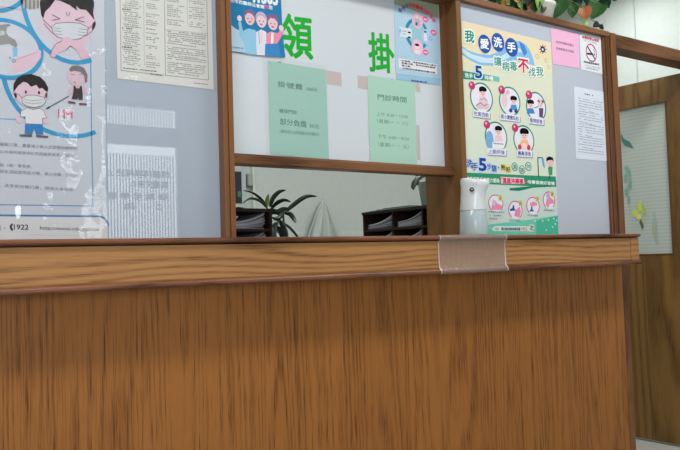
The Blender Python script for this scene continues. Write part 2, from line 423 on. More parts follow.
# door frame beside the counter
tr = MB()
tr.box(2.826, 2.866, Y0, 2.03, 0, E+.976, W_POST); tr.box(3.59, 3.64, Y0, 2.03, 0, E+.976, W_POST)
tr.box(2.866, 3.59, Y0, 2.0, E+.914, E+.974, W_RAIL)
struct(tr.build('trim_1', bevel=.002))
b = MB(); b.box(3.64, 4.4, 1.93, 2.0, 0, 2.85, M_WALLP); struct(b.build('wall_partition'))

# open door: hinged at the right jamb, swung into the office
dr = empty('door_1', (3.585, 1.99, 0), math.radians(4.4)); dr['kind'] = 'structure'
def dpart(name, dims, m, bevel=0):
    mb = MB(); mb.box(*dims, m); o = mb.build(name); o.parent = dr
    if bevel:
        q = o.modifiers.new('bevel', 'BEVEL'); q.width = bevel; q.segments = 2
    return o
DT = E+.905; GT, GB = E+.776, E-.03
mb = MB()
mb.box(-.018, .018, 0, .115, .012, DT, W_DOOR); mb.box(-.018, .018, .565, .68, .012, DT, W_DOOR)
mb.box(-.018, .018, .115, .565, GT, DT, W_DOOR); mb.box(-.018, .018, .115, .565, .012, GB, W_DOOR)
o = mb.build('door_leaf'); o.parent = dr
mb = MB(); M_BEAD = mat((92, 62, 30), .5, .4, 'glazing_bead')
for (a0, a1, c0, c1) in ((.115, .565, GT-.006, GT), (.115, .565, GB, GB+.006), (.115, .121, GB, GT), (.559, .565, GB, GT)): mb.box(-.021, -.012, a0, a1, c0, c1, M_BEAD)
o = mb.build('glazing_bead'); o.parent = bpy.data.objects['door_leaf']
m = bpy.data.materials.new('patterned_glass'); m.use_nodes = True; g = NG(m)
_, oo = g.obj()
sx = g.math('SINE', g.math('MULTIPLY', oo[1], 420)); sz = g.math('SINE', g.math('MULTIPLY', oo[2], 330))
hh = g.math('MULTIPLY', sx, sz); bb = g.n['Principled BSDF']
g.l.new(g.mix(g.math('MULTIPLY_ADD', sz, .5, .5), (*s2l((192, 201, 194)), 1), (*s2l((183, 193, 185)), 1)), bb.inputs['Base Color'])
bb.inputs['Roughness'].default_value = .22; bb.inputs['Alpha'].default_value = .72; g.bump(hh, .18, .002)
o = dpart('glass_pane', (-.004, .002, .115, .565, GB, GT), m)
o = dpart('door_handle', (-.055, -.045, .60, .66, .98, 1.0), M_ALU)
for hz in (.25, 1.0, 1.7):
    mb = MB(); mb.tube([(-.022, -.004, hz), (-.022, -.004, hz+.09)], .006, M_ALU); o = mb.build('hinge'); o.parent = dr
# stickers on the door glass
def door_pt(x, y):
    # pixel -> coordinates in the plane of the door
    d = fw + rt*((x-340)/F_PX) - up*((y-225)/F_PX)
    n = Vector((math.cos(math.radians(4.4)), math.sin(math.radians(4.4)), 0)); o = Vector((3.585, 1.99, 0))-n*.006
    k = n.dot(o)/n.dot(d); q = d*k; return Vector((q.x, q.y, q.z+EYE))
def sticker(name, polys, label, cat):
    mb = MB()
    for i, (px, c) in enumerate(polys):
        vs = [door_pt(x, y)-Vector((.0004*i, 0, 0)) for x, y in px]
        mb.add(vs+[v+Vector((.0004, 0, 0)) for v in vs], [tuple(range(len(vs))), tuple(range(len(vs), 2*len(vs)))[::-1]], mat(c, .4, .4))
    o = mb.build(name); tag(o, label, cat); return o
tl = (64, 130, 116); yl = (190, 204, 96)
sticker('bird_sticker', [([(621, 133), (624, 139), (630, 142), (634, 149), (629, 147), (625, 146), (621, 140)], tl)], 'slim teal bird shaped sticker high on the door glass', 'sticker')
def blob(cx, cy, rx, ry, n=10, a=0, tw=0):
    return [(cx+rx*math.cos(2*math.pi*i/n+a)*(1 if i % 2 else 1-tw), cy+ry*math.sin(2*math.pi*i/n+a)*(1 if i % 2 else 1-tw)) for i in range(n)]
sw = []
for cx, cy, rx, ry in ((626, 168, 2.5, 3), (629, 173, 2.2, 5), (625.5, 178, 1.5, 6), (630, 184, 1.6, 7), (626.5, 192, 2.2, 5), (629, 200, 1.3, 5)): sw.append((blob(cx, cy, rx, ry, 12, 0, .35), (110, 168, 150)))
sticker('swirl_sticker', sw, 'pale teal swirling vine sticker beside the post on the door glass', 'sticker')
fl = [(blob(640, 206, 2.6, 5.5, 9), yl), (blob(635, 213, 3.2, 4.2, 9), yl), (blob(643.5, 211, 2.4, 3.4, 9), (170, 190, 80)), (blob(639, 217, 3, 2.6, 9), (206, 208, 120)), ([(641, 219), (644, 226), (642.5, 230), (639.5, 222)], (90, 100, 60))]
sticker('flower_sticker', fl, 'yellow green flower sticker low on the door glass', 'sticker')
sticker('leaf_sticker', [([(654, 214), (657, 222), (656, 234), (659, 244), (655, 240), (652, 228)], (160, 170, 150))], 'faint grey leaf sticker to the right of the yellow flower', 'sticker')

# ------------------------------------------------------------------ office furniture
GREYP = [(206, 208, 216), (176, 178, 190), (222, 222, 228), (132, 134, 146)]
def pigeonhole(name, loc, rz, cw, rows, rowh, depth, label):
    """cabinet of open compartments, its mouth towards local -Y; loc is the lower front left corner"""
    t = empty(name, loc, rz); tag(t, label, 'cabinet')
    Wd, Hh, th = sum(cw), rows*rowh, .011
    def bx(nm, a, m=W_DARK):
        mb = MB(); mb.box(*a, m); o = mb.build(nm); o.parent = t; return o
    bx('side_panel', (0, th, 0, depth, 0, Hh)); bx('side_panel', (Wd-th, Wd, 0, depth, 0, Hh))
    bx('back_panel', (th, Wd-th, depth-.006, depth, 0, Hh-th)); bx('top_panel', (-.003, Wd+.003, -.004, depth, Hh, Hh+.012))
    for i in range(1, len(cw)): bx('divider', (sum(cw[:i])-.005, sum(cw[:i])+.005, .004, depth-.006, 0, Hh))
    for j in range(rows): bx('shelf', (th, Wd-th, .002, depth-.006, j*rowh, j*rowh+.010))
    return t
def stack(loc, rz, wd, dp, n, label, seed, curl=.02):
    """a slumped stack of forms; local origin front left"""
    r = random.Random(seed); mb = MB()
    for i in range(n):
        z = .0022*i+.0005; ox = r.uniform(0, .007); oy = r.uniform(0, .012); c = mat(GREYP[r.randrange(4)], .7, .2, 'form_paper')
        K = 6; vs = []
        for k in range(K+1):
            u = k/K; lift = curl*u*u*(i/n)
            vs += [(ox+wd*u, oy, z+lift), (ox+wd*u, oy+dp, z+lift)]
        vs += [(x, y, zz+.0016) for x, y, zz in vs[:]]
        q = 2*(K+1); fs = []
        for k in range(K):
            a = 2*k; fs += [(a, a+1, a+3, a+2), (q+a, q+a+2, q+a+3, q+a+1), (a, a+2, q+a+2, q+a), (a+1, q+a+1, q+a+3, a+3)]
        fs += [(0, q, q+1, 1), (2*K, 2*K+1, q+2*K+1, q+2*K)]
        mb.add(vs, fs, c)
    o = mb.build('form_stack'); o.location = loc; o.rotation_euler = (0, 0, rz)
    tag(o, label, 'paper stack', 'form stacks in the dark cabinets'); return o
DZ = .76
ZC = E+.203-.012
rows = 6; rh = (ZC-DZ)/rows
CY0, CW = 2.58, (.205, .190, .148)
lc = pigeonhole('pigeonhole_cabinet', (1.03, 2.45, DZ), 0, (.172, .172), rows, rh, .27, 'dark open compartment cabinet left in the counter opening, beside the leafy plant')
rc = pigeonhole('pigeonhole_cabinet', (1.908, CY0, DZ), math.radians(-90), CW, rows, rh, .27, 'dark open compartment cabinet right in the counter opening, against the wooden post')
for j, lev in ((rows-1, 'upper'), (rows-2, 'lower')):
    z = DZ+j*rh+.0105
    stack((1.045, 2.47, z), 0, .14, .2, 11, 'grey forms in the %s row of the left cabinet, left compartment' % lev, 10+j, .04)
    stack((1.215, 2.47, z), 0, .135, .2, 13, 'grey forms in the %s row of the left cabinet, right compartment' % lev, 20+j, .04)
    for k, nm in enumerate(('farthest from', 'second from', 'next to')):
        stack((1.922, CY0-.013-sum(CW[:k]), z), math.radians(-90), CW[k]-.03, .2, 10+k, 'grey forms in the %s row of the right cabinet, compartment %s the post' % (lev, nm), 30+j*3+k, .045)
# papers lying on the right cabinet
b = MB(); r = random.Random(5)
for i, (a0, a1, c) in enumerate(((2.17, 2.47, (150, 160, 150)), (2.2, 2.43, (96, 112, 96)), (2.22, 2.40, (70, 90, 76)))):
    b.box(1.915+.01*i, 2.1, a0+.07, a1+.07, E+.2035+.0035*i, E+.2065+.0035*i, mat(c, .6, .3, 'magazine_cover'))
tag(b.build('magazine_stack'), 'thin greenish magazines lying flat on top of the right cabinet', 'magazines')
# yellow cloth on the left cabinet
b = MB(); K = 10; vs = []
for i in range(K):
    for j in range(5):
        u, v = i/(K-1), j/4
        vs.append((1.19+.075*u, 2.46+.12*v, E+.2055+.018*math.sin(math.pi*u)*(.6+.4*math.sin(7*v+3*u))*math.sin(math.pi*(v*.9+.05))))
b.add(vs+[(x, y, E+.2045) for x, y, z in vs], [(i*5+j, i*5+j+1, i*5+j+6, i*5+j+5) for i in range(K-1) for j in range(4)], mat((238, 214, 30), .6, .3, 'yellow_cloth'))
tag(b.build('cloth', smooth=True), 'bright yellow folded cloth on top of the left cabinet', 'cloth')

# window with dark glass and switch box on the office wall
def wallpt(x, y, Y=4.4): return P(x, y, Y)
p0, p1 = wallpt(222, 163, 4.38), wallpt(246, 214, 4.38)
nb = empty('notice_board', ((p0.x+p1.x)/2, 4.388, p1.z)); tag(nb, 'dark framed board on the office wall seen past the left cabinet', 'board')
b = MB(); b.box(p0.x, p1.x, 4.37, 4.388, p1.z, p0.z, mat((176, 184, 184), .5, .4, 'board_frame')); b.build('frame', nb)
pa, pb = wallpt(226, 171, 4.368), wallpt(241.8, 203, 4.368)
b = MB(); b.box(pa.x, pb.x, 4.364, 4.3695, pb.z, pa.z, mat((34, 44, 52), .3, .5, 'board_face')); pn_ = b.build('panel', nb)
pa, pb = wallpt(237.5, 191, 4.362), wallpt(241, 197, 4.362)
b = MB(); b.box(pa.x, pb.x, 4.362, 4.3638, pb.z, pa.z, mat((70, 120, 90), .5, .3, 'board_note')); b.build('note', pn_)
pa, pb = wallpt(247.2, 174, 4.37), wallpt(252.2, 186, 4.37)
bx = MB(); bx.box(pa.x, pb.x, 4.355, 4.4, pb.z, pa.z, mat((150, 158, 156), .5, .4, 'fuse_box')); o = bx.build('wall_box', bevel=.004)
tag(o, 'small grey box mounted on the office wall right of the dark board', 'box')
pa, pb = wallpt(252.6, 166, 4.37), wallpt(256.5, 236, 4.37)
b = MB(); b.box(pa.x, pb.x, 4.372, 4.4, pb.z-.3, pa.z+.1, mat((206, 214, 208), .5, .4, 'conduit')); tag(b.build('cable_duct', bevel=.003), 'white vertical cable duct on the office wall beside the grey box', 'duct')

# pale cloth hanging from a hook on the office wall
ap = wallpt(324.5, 199, 4.36); bl_, br_ = wallpt(303, 240, 4.36), wallpt(338, 240, 4.36)
b = MB(); NR, NC = 14, 44; vs = []
for i in range(NR):
    v = i/(NR-1); z = ap.z-(ap.z-bl_.z+.25)*v
    xl = ap.x+(bl_.x-ap.x)*(v*1.9)**.8*.95; xr = ap.x+(br_.x-ap.x)*(v*1.9)**.8*.95
    for j in range(NC):
        u = j/(NC-1)
        fold = (.5+.5*math.sin(u*19+1.2*math.sin(v*3)+.8))*.05*min(1, v*2.2)+.012*math.sin(u*41)*v
        vs.append((xl+(xr-xl)*u, 4.372-fold-.012*math.sin(math.pi*u), z))
b.add(vs, [(i*NC+j, i*NC+j+1, (i+1)*NC+j+1, (i+1)*NC+j) for i in range(NR-1) for j in range(NC-1)], mat((188, 196, 190), .8, .2, 'hung_cloth'))
hc = b.build('hanging_cloth', smooth=True); hc.modifiers.new('solid', 'SOLIDIFY').thickness = .003
tag(hc, 'pale grey cloth gathered on a hook on the office wall behind the opening', 'cloth')

# ------------------------------------------------------------------ plants in the office
def lathe_ob(name, prof, c, m, parent=None, n=36, smooth=True):
    mb = MB(); mb.lathe(prof, c, m, n); return mb.build(name, parent, smooth=smooth)
def smoothpts(pts, n=12):
    out = []; k = len(pts)
    for i in range(k-1):
        p0_, p1_, p2_, p3_ = pts[max(i-1, 0)], pts[i], pts[i+1], pts[min(i+2, k-1)]
        for j in range(n):
            t = j/n
            out.append(tuple(.5*((2*b_)+(-a_+c_)*t+(2*a_-5*b_+4*c_-d_)*t*t+(-a_+3*b_-3*c_+d_)*t**3) for a_, b_, c_, d_ in zip(p0_, p1_, p2_, p3_)))
    out.append(tuple(pts[-1])); return out
def leaf_mat(name, c, vein=None):
    m = bpy.data.materials.new(name); m.use_nodes = True; g = NG(m); tc, _ = g.obj()
    nz = g.noise(tc, 60, 3); c2 = tuple(v*.62 for v in s2l(c)); b = g.n['Principled BSDF']
    g.l.new(g.mix(nz, (*c2, 1), (*tuple(min(1, v*1.3) for v in s2l(c)), 1)), b.inputs['Base Color'])
    b.inputs['Roughness'].default_value = .35; b.inputs['Specular IOR Level'].default_value = .3
    b.inputs['Subsurface Weight'].default_value = 0
    return m
L_DK = leaf_mat('dark_leaf', (22, 38, 26)); L_MD = leaf_mat('mid_leaf', (44, 74, 44)); L_LT = leaf_mat('pale_leaf', (130, 168, 76))
dp = empty('potted_plant', P(290, 245, 2.92)); dp.location.z = DZ
tag(dp, 'potted plant with long arching dark green leaves beside the left cabinet', 'potted plant')
pc = dp.location.copy()
pt_ = lathe_ob('pot', [(.001, 0), (.05, 0), (.065, .11), (.069, .112), (.069, .125), (.06, .125), (.058, .105), (.001, .105)], (pc.x, pc.y, DZ), mat((120, 84, 62), .6, .3, 'terracotta'), dp)
lathe_ob('soil', [(.001, .104), (.057, .108), (.001, .112)], (pc.x, pc.y, DZ), mat((60, 46, 36), .9, .1, 'soil'), pt_)
b = MB(); b.tube([(pc.x, pc.y, DZ+.1), (pc.x-.005, pc.y, DZ+.28), tuple(P(281, 222, 2.92))], [.008, .007, .006], mat((70, 74, 46), .7, .2, 'stem')); b.tube([(pc.x, pc.y, DZ+.1), tuple(P(283, 214, 2.92))], [.007, .005], mat((70, 74, 46), .7, .2, 'stem')); b.build('stem', dp)
# each leaf: pixels along its midrib, widest width in pixels, depth at base and tip, material
LV = [([(267, 208), (262, 200), (253, 193), (243, 190.3)], 2.6, 2.90, 2.86, L_DK),
      ([(268, 209), (260, 201), (250, 198.5), (242, 204)], 2.8, 2.90, 2.80, L_MD),
      ([(266, 208), (267, 201), (268.5, 194)], 4.4, 2.9, 2.88, L_LT),
      ([(270, 207), (273, 198), (279, 192), (286, 190)], 5.2, 2.92, 2.95, L_DK),
      ([(271, 209), (277, 203), (284, 200), (291, 202)], 4.2, 2.92, 2.84, L_DK),
      ([(283, 214), (292, 206), (303, 198), (310, 196), (317, 196.5)], 5.0, 2.92, 3.0, L_DK),
      ([(272, 209), (277, 212), (283, 209), (288, 208)], 5.5, 2.9, 2.86, L_DK),
      ([(276, 214), (272, 211), (272, 207)], 4, 2.9, 2.88, L_DK),
      ([(284, 213), (290, 214), (294, 219), (296, 223)], 5.0, 2.92, 2.84, L_DK),
      ([(285, 210), (281, 216), (276, 219), (272, 217)], 4.5, 2.92, 2.86, L_DK),
      ([(280, 220), (284, 229), (286, 239), (286, 246)], 6.5, 2.9, 2.82, L_DK),
      ([(281, 222), (289, 227), (297, 236), (301, 243)], 2.8, 2.9, 2.85, L_DK),
      ([(277, 222), (274, 230), (275, 244)], 6.5, 2.9, 2.8, L_DK),
      ([(283, 212), (278, 222), (276, 228), (279, 234)], 3.0, 2.92, 2.84, L_MD),
      ([(276, 226), (281, 232), (283, 240), (282, 248)], 6.0, 2.9, 2.84, L_DK),
      ([(282, 216), (276, 213), (271, 214), (268, 220)], 3.2, 2.92, 2.95, L_DK)]
def px_leaf(mb, px, wpx, ya, yb, m, fold=.25):
    sp = smoothpts(px, 6); n = len(sp); pts = [P(x, y, ya+(yb-ya)*i/(n-1)) for i, (x, y) in enumerate(sp)]
    Zc = pts[0].dot(fw); base = wpx*(ya*1.1)/F_PX
    ws = [max(.0006, base*(math.sin(math.pi*min(1, (i/(n-1))**.8*.97+.03)))**.7) for i in range(n)]
    mb.leaf(pts, ws, m, fold)
for a in LV:
    mb = MB(); px_leaf(mb, *a); mb.build('leaf', dp, smooth=True)

p2 = P(425, 201, 2.3)
pp = empty('potted_plant', (2.02, 2.3, E+.214)); tag(pp, 'white potted plant with one drooping dark leaf on the right cabinet', 'potted plant')
pq = PX(424, 200, 1.98)
lathe_ob('pot', [(.001, 0), (.042, 0), (.055, .092), (.058, .094), (.058, .104), (.051, .104), (.049, .09), (.001, .09)], (2.05, 2.28, E+.214), mat((214, 220, 216), .3, .5, 'white_glaze'), pp)
mb = MB(); mb.leaf([P(x, y, yy) for x, y, yy in ((432, 174.5, 2.30), (424, 175.5, 2.27), (418, 178.5, 2.24), (414.5, 183, 2.22), (413, 187, 2.21), (413.5, 190, 2.2))], [.008, .016, .021, .023, .018, .003], L_MD, .2); mb.build('leaf', pp, smooth=True)
mb = MB(); mb.tube([(1.985, 2.29, E+.30), (1.99, 2.3, E+.33), tuple(P(432, 174.5, 2.30))], [.004, .003, .003], mat((70, 90, 50), .6, .3, 'stem')); mb.build('stem', pp)
mb = MB(); mb.leaf([(1.985, 2.29, E+.31), (2.03, 2.33, E+.37), (2.08, 2.38, E+.38), (2.12, 2.42, E+.35)], [.01, .03, .03, .003], L_DK, .2); mb.build('leaf', pp, smooth=True)

# ------------------------------------------------------------------ pothos on the screen's top rail
pot0 = P(543, -16, 2.02)
po = empty('pothos_plant', (pot0.x, 2.03, E+.976)); tag(po, 'trailing pothos in a white pot on top of the screen by the doorway', 'potted plant')
lathe_ob('pot', [(.001, 0), (.045, 0), (.066, .085), (.071, .088), (.071, .1), (.062, .1), (.06, .085), (.001, .085)], (pot0.x-.02, 2.03, E+.976), mat((226, 228, 226), .35, .5, 'white_glaze'), po)
LG = [leaf_mat('pothos_leaf', (44, 90, 40)), leaf_mat('pothos_leaf_dark', (26, 58, 32)), leaf_mat('pothos_leaf_light', (122, 160, 80)), leaf_mat('pothos_leaf_brown', (160, 92, 44)), leaf_mat('pothos_leaf_dull', (26, 40, 34))]  # last tone: a dull, dark grey-green leaf
rj = random.Random(4)
def heart(cx, cy, L, W, ang, Y, m, tilt=.0):
    """heart shaped leaf, tip pointing along ang (degrees, 0 = right, -90 = down in the picture plane)"""
    o = P(cx, cy, Y); k = Y*1.48/F_PX; L *= k*1.06; W *= k*1.4
    a = math.radians(ang); yw = math.radians(-37+rj.uniform(-28, 28)); hv = Vector((math.cos(yw), math.sin(yw), 0)); t = (hv*math.cos(a)+Vector((0, 0, math.sin(a)))).normalized(); sd = (hv*-math.sin(a)+Vector((0, 0, math.cos(a)))).normalized()
    n = t.cross(sd)
    prof = [(-.42, .02), (-.5, .22), (-.42, .42), (-.2, .5), (.05, .44), (.3, .27), (.48, .07), (.54, 0)]
    vs = []; 
    for u, h in prof:
        for q in (-1, -.5, 0, .5, 1): vs.append(o+t*(L*u)+sd*(W*h*q)+n*(W*(.16*abs(q)*h*2-.12*u*u)))
    K = len(prof); N = len(vs); vs += [v+Vector((0, .0007, 0)) for v in vs[:]]
    fs = [(i*5+j, i*5+j+1, i*5+j+6, i*5+j+5) for i in range(K-1) for j in range(4)]
    fs += [(N+a1, N+d1, N+c1, N+b1) for a1, b1, c1, d1 in fs[:]]
    mb = MB(); mb.add(vs, fs, m); ob = mb.build('leaf', po, smooth=True)
    return o-t*(L*.45)
HL = [(557.5, 8.5, 21, 15, -115, 1.99, 0), (573, 11, 14, 9, -100, 1.97, 0), (584.5, 13, 14, 12, -80, 1.96, 3), (596, 10.5, 19, 15, -120, 1.98, 0),
      (605.5, 3, 13, 12, -60, 2.02, 1), (596, 25, 7, 5.5, -150, 2.0, 4), (601.5, 27.5, 6.5, 4.5, -30, 2.0, 4), (585, 23, 6, 5, -120, 1.95, 2),
      (500, 1, 11, 8, -100, 2.0, 1), (507, 1.5, 9, 5, -60, 1.97, 2), (513, 2, 11, 6, -120, 2.0, 0), (520, 3.5, 12, 5, -75, 1.98, 2), (524, 1, 12, 8, -100, 2.03, 1),
      (529, 5, 9, 4, -95, 1.97, 3), (533, 2, 13, 7, -110, 2.0, 0), (538, 5, 12, 5, -80, 1.97, 2), (543, 9, 8, 5, -100, 1.98, 1), (549, -4, 15, 10, -40, 2.0, 0),
      (568, 0, 12, 9, -80, 2.02, 1), (577, 1, 13, 9, -70, 2.03, 1), (588, -2, 14, 11, -100, 2.04, 0), (565, -8, 16, 12, -60, 2.0, 0), (510, -8, 14, 10, -100, 2.0, 0),
      (496, -4, 12, 8, -80, 2.0, 1), (525, -12, 15, 11, -80, 2.02, 0), (580, -12, 15, 12, -60, 2.02, 0), (598, -10, 15, 12, -40, 2.02, 1), (615, -1, 6, 5, -20, 2.02, 1),
      (517, 0, 8, 4, -50, 1.96, 3), (504, 4, 7, 4, -90, 1.96, 3), (590, 3, 12, 10, -130, 2.01, 1), (545, -14, 15, 11, -100, 1.98, 2)]
rl = random.Random(11)
for i in range(46):
    xx = rl.uniform(494, 552); HL.append((xx, rl.uniform(-16, 3.5)+(xx-494)*.10, rl.uniform(9, 15), rl.uniform(8, 13), rl.uniform(-150, -30), rl.uniform(1.96, 2.05), rl.choice((0, 0, 1, 1, 2, 4))))
for i in range(22):
    HL.append((rl.uniform(552, 606), rl.uniform(-22, -3), rl.uniform(12, 18), rl.uniform(11, 15), rl.uniform(-150, -30), rl.uniform(1.98, 2.06), rl.choice((0, 0, 1, 1, 4))))
bases = [heart(cx, cy, L, W, a, Y, LG[k]) for cx, cy, L, W, a, Y, k in HL]
b = MB(); top = Vector((pot0.x-.02, 2.03, E+1.08)); sm = mat((120, 140, 80), .5, .3, 'vine_stem')
for q in bases:
    mid = (q+top)/2+Vector((0, -.02, .03)); b.tube([top, mid, q], [.0018, .0016, .001], sm, 5)
b.tube([P(600, 27, 2.0), P(603, 24, 2.0), P(606, 20.5, 2.0)], [.0008, .0006, .0005], mat((70, 50, 36), .6, .3, 'dry_stem'), 5)
b.tube([P(x, y, 1.96) for x, y in ((566, 19), (574, 17.5), (580, 19), (584, 22))], .0012, sm, 5)
b.build('vine', po)

# ------------------------------------------------------------------ soap dispenser and tape on the ledge
DZ0 = E+.069; dc = (1.872, 1.862)
sd = empty('soap_dispenser', (dc[0], dc[1], DZ0)); tag(sd, 'white automatic soap dispenser standing on the counter ledge before the wooden post', 'soap dispenser')
M_WH = mat((216, 222, 226), .3, .5, 'white_plastic', coat=.3); M_TR = mat((186, 200, 206), .25, .5, 'frosted_bottle', coat=.2, alpha=.86)
lathe_ob('bottle', [(.001, 0), (.0495, 0), (.0515, .004), (.049, .05), (.0462, .088), (.0458, .0885), (.001, .0885)], (dc[0], dc[1], DZ0), M_TR, sd)
prof = [(.001, .089), (.0465, .089), (.0468, .093), (.0435, .125), (.041, .16), (.0405, .178), (.042, .190), (.0405, .2), (.034, .204), (.001, .205)]
mb = MB(); n = 40; vs = []
for r_, z_ in prof:
    for j in range(n):
        a = 2*math.pi*j/n; nose = max(0, math.cos(a+math.radians(62)))**2*.022*max(0, min(1, (z_-.135)/.045))
        slope = .010*math.sin(a+math.radians(62)+math.pi/2)*max(0, (z_-.17)/.035)
        vs.append((dc[0]+(r_+nose)*math.cos(a), dc[1]+(r_+nose)*math.sin(a), DZ0+z_-slope*.6))
k = len(prof)
mb.add(vs, [(i*n+j, i*n+(j+1) % n, (i+1)*n+(j+1) % n, (i+1)*n+j) for i in range(k-1) for j in range(n)]+[tuple((k-1)*n+j for j in range(n))], M_WH)
ph_ = mb.build('pump_head', sd, smooth=True)
q = P(471.8, 189.6, 1.828); mb = MB()
vd = Vector((q.x, q.y, 0)).normalized()
def disc(mb, c, r, off, m, n=20):
    c = c-vd*off; sdv = vd.cross(Vector((0, 0, 1)))
    fr = [c+sdv*r*math.cos(2*math.pi*i/n)+Vector((0, 0, 1))*r*math.sin(2*math.pi*i/n) for i in range(n)]
    bk = [v+vd*(.006+off) for v in fr]
    mb.add(fr+bk, [tuple(range(n))]+[(i, (i+1) % n, n+(i+1) % n, n+i) for i in range(n)], m)
disc(mb, q, .0085, 0, mat((120, 128, 132), .3, .5, 'sensor_ring')); disc(mb, q, .006, .001, mat((20, 22, 26), .15, .6, 'sensor_lens')); disc(mb, q+Vector((.001, 0, .001)), .0022, .0018, mat((230, 235, 240), .2, .5, 'sensor_window'))
mb.build('sensor', ph_)
qq = PX(482.8, 190, dc[0]+.047); mb = MB(); mb.box(dc[0]+.0405, dc[0]+.0445, dc[1]-.006, dc[1]+.006, DZ0+.135, DZ0+.172, mat((170, 178, 182), .3, .4, 'switch_plastic')); mb.build('switch', ph_, bevel=.001)

tx0, tx1 = P(439.5, 250, 1.81).x, P(507, 250, 1.81).x
prof = [(1.86, E+.0705), (1.815, E+.0705), (1.8065, E+.066), (1.8055, E+.060), (1.8095, E+.052), (1.8165, E+.046), (1.8175, E+.0), (1.8165, E-.040), (1.809, E-.046), (1.8055, E-.052), (1.8075, E-.0612), (1.815, E-.0625)]
b = MB(); NX = 64; vs = []; r = random.Random(3)
for i in range(NX+1):
    x = tx0+(tx1-tx0)*i/NX
    for j, (y, z) in enumerate(prof): vs.append((x+(.0015*math.sin(j*2.1) if i in (0, NX) else 0), y-.0006*math.sin(i*1.3+j*.7)-.0006, z))
n = len(prof)
b.add(vs, [(i*n+j, i*n+j+1, (i+1)*n+j+1, (i+1)*n+j) for i in range(1, NX-1) for j in range(n-1)], M_TAPE)
b.add(vs, [(i*n+j, i*n+j+1, (i+1)*n+j+1, (i+1)*n+j) for i in (0, NX-1) for j in range(n-1)], M_TAPE_EDGE)
tag(b.build('packing_tape', smooth=True), 'wide milky strip of clear tape wrapped over the counter ledge edge', 'tape')

# ------------------------------------------------------------------ sheets and lettering on the panes
PAPER = (205, 206, 212)
def finish(s, name, label, cat, sleeve=None, group=None):
    """sleeve: (pixels, material, distance in front)"""
    c = [Vector(v) for v in s.v]; o = s.build(name); tag(o, label, cat, group)
    if sleeve:
        px, m, dist, wr = sleeve
        q = MB(); N = 28; a, b_, c_, d_ = [P(x, y, s.Y-dist) for x, y in px]; vs = []
        for i in range(N+1):
            for j in range(N+1):
                u, v = i/N, j/N; p = a*(1-u)*(1-v)+b_*u*(1-v)+c_*u*v+d_*(1-u)*v
                w_ = wr*(math.sin(9*u+5*v+2*math.sin(6*v))*math.sin(4*u-7*v+1.5*math.sin(5*u+1)))
                vs.append((p.x, p.y-abs(w_)*math.sin(math.pi*u)**.3, min(E+.951, max(p.z, E+.0695))))
        q.add(vs, [(i*(N+1)+j, i*(N+1)+j+1, (i+1)*(N+1)+j+1, (i+1)*(N+1)+j) for i in range(N) for j in range(N)], m)
        k = q.build('plastic_sleeve', o, smooth=True)
    return o

# --- large hygiene poster with the blue rings, left pane
s = Sheet(1.9545); BL = (46, 146, 196); SK = (214, 186, 202); BK = (12, 10, 14); LN = (90, 84, 100); WHT = (216, 218, 224)
s.base([(-60, -60), (103.5, -50), (106.8, 245), (-60, 245)], mat((190, 196, 208), .5, .3, 'poster_paper'))
s.poly([(-60, 217), (100, 217), (104, 219), (107.5, 225), (107.8, 244), (-60, 244)], (206, 208, 212), 1)
s.line([(-60, 203.5), (0, 204.7), (93, 206), (91.6, 140), (89.8, 0), (88.5, -50)], .9, (80, 140, 190), 2)
s.line([(-60, 214.5), (0, 215.3), (100, 216.4), (104, 218), (107, 221.5), (108.5, 225)], 1.6, (40, 116, 176), 2)
s.line([(-20, 118.5), (6, 119), (17, 119.5)], .7, (90, 150, 190), 2)
s.line([(30, 232.8+2), (100, 236)], .3, (180, 182, 186), 2)
# rings
s.ell(68, 75, 64, 63, BL, 2, 4.2, 182, 296, 60)
s.ell(72, 2, 50, 62, (194, 198, 210), 3, xmax=90); s.ell(72, 2, 50, 62, BL, 4, 4.2, 100, 293, 70)
s.ell(-8, -30, 42, 42, BL, 4, 4, 200, 350, 50)
s.ell(6, 49, 38.5, 30.5, (196, 200, 212), 5); s.ell(6, 49, 38.5, 30.5, BL, 6, 4.2, 0, 360, 70)
s.line([(-6, 6), (8, 7.5), (22, 10)], .7, (220, 160, 180), 4)
s.text('二', 0.5, 12.5, 4.5, 12.5, 3, (90, 90, 110), 5, .02)
# grille
for i in range(8): s.poly([(23+i*2, 0), (24.6+i*2, 0), (24.6+i*2, 8.5+min(i, 7-i)*.3), (23+i*2, 8.5+min(i, 7-i)*.3)], (110, 106, 100) if i % 2 else (170, 166, 160), 7)
# upper face
s.poly([(40, 4), (42, -12), (90, -12), (94, 8), (96, 24), (92, 33), (86, 42), (56, 42), (47, 32), (41, 18)], SK, 5)
s.poly([(37, 22), (39, 20), (42, 25), (41, 31), (38, 28)], SK, 5); s.poly([(92, 24), (95, 21), (96, 26), (92, 31)], SK, 5)
s.poly([(41, 15), (39.6, 4), (42, -15), (90, -15), (94, 4), (93, 13), (94, 20), (91, 16), (86, 10), (80, 9.5), (76, 6), (77, 11), (69, 5), (60, 1), (55, 0), (50, 7), (45, 12), (43, 19)], BK, 7)
s.line([(52, 15), (60, 19), (52, 20.5)], .7, LN, 8); s.line([(84, 17), (75, 20), (84, 22)], .7, LN, 8); s.line([(66, 12.5), (67.2, 16)], .6, LN, 8); s.line([(69.6, 12.5), (68.6, 16)], .6, LN, 8)
s.poly([(51.5, 27), (56, 23.5), (68, 22.5), (80, 23.5), (88, 27.5), (87, 34), (80, 39), (68, 40.5), (57, 37), (53, 33)], (198, 204, 212), 8)
s.line([(51.5, 27), (56, 23.5), (68, 22.5), (80, 23.5), (88, 27.5), (87, 34), (80, 39), (68, 40.5), (57, 37), (53, 33), (51.5, 27)], .5, LN, 9)
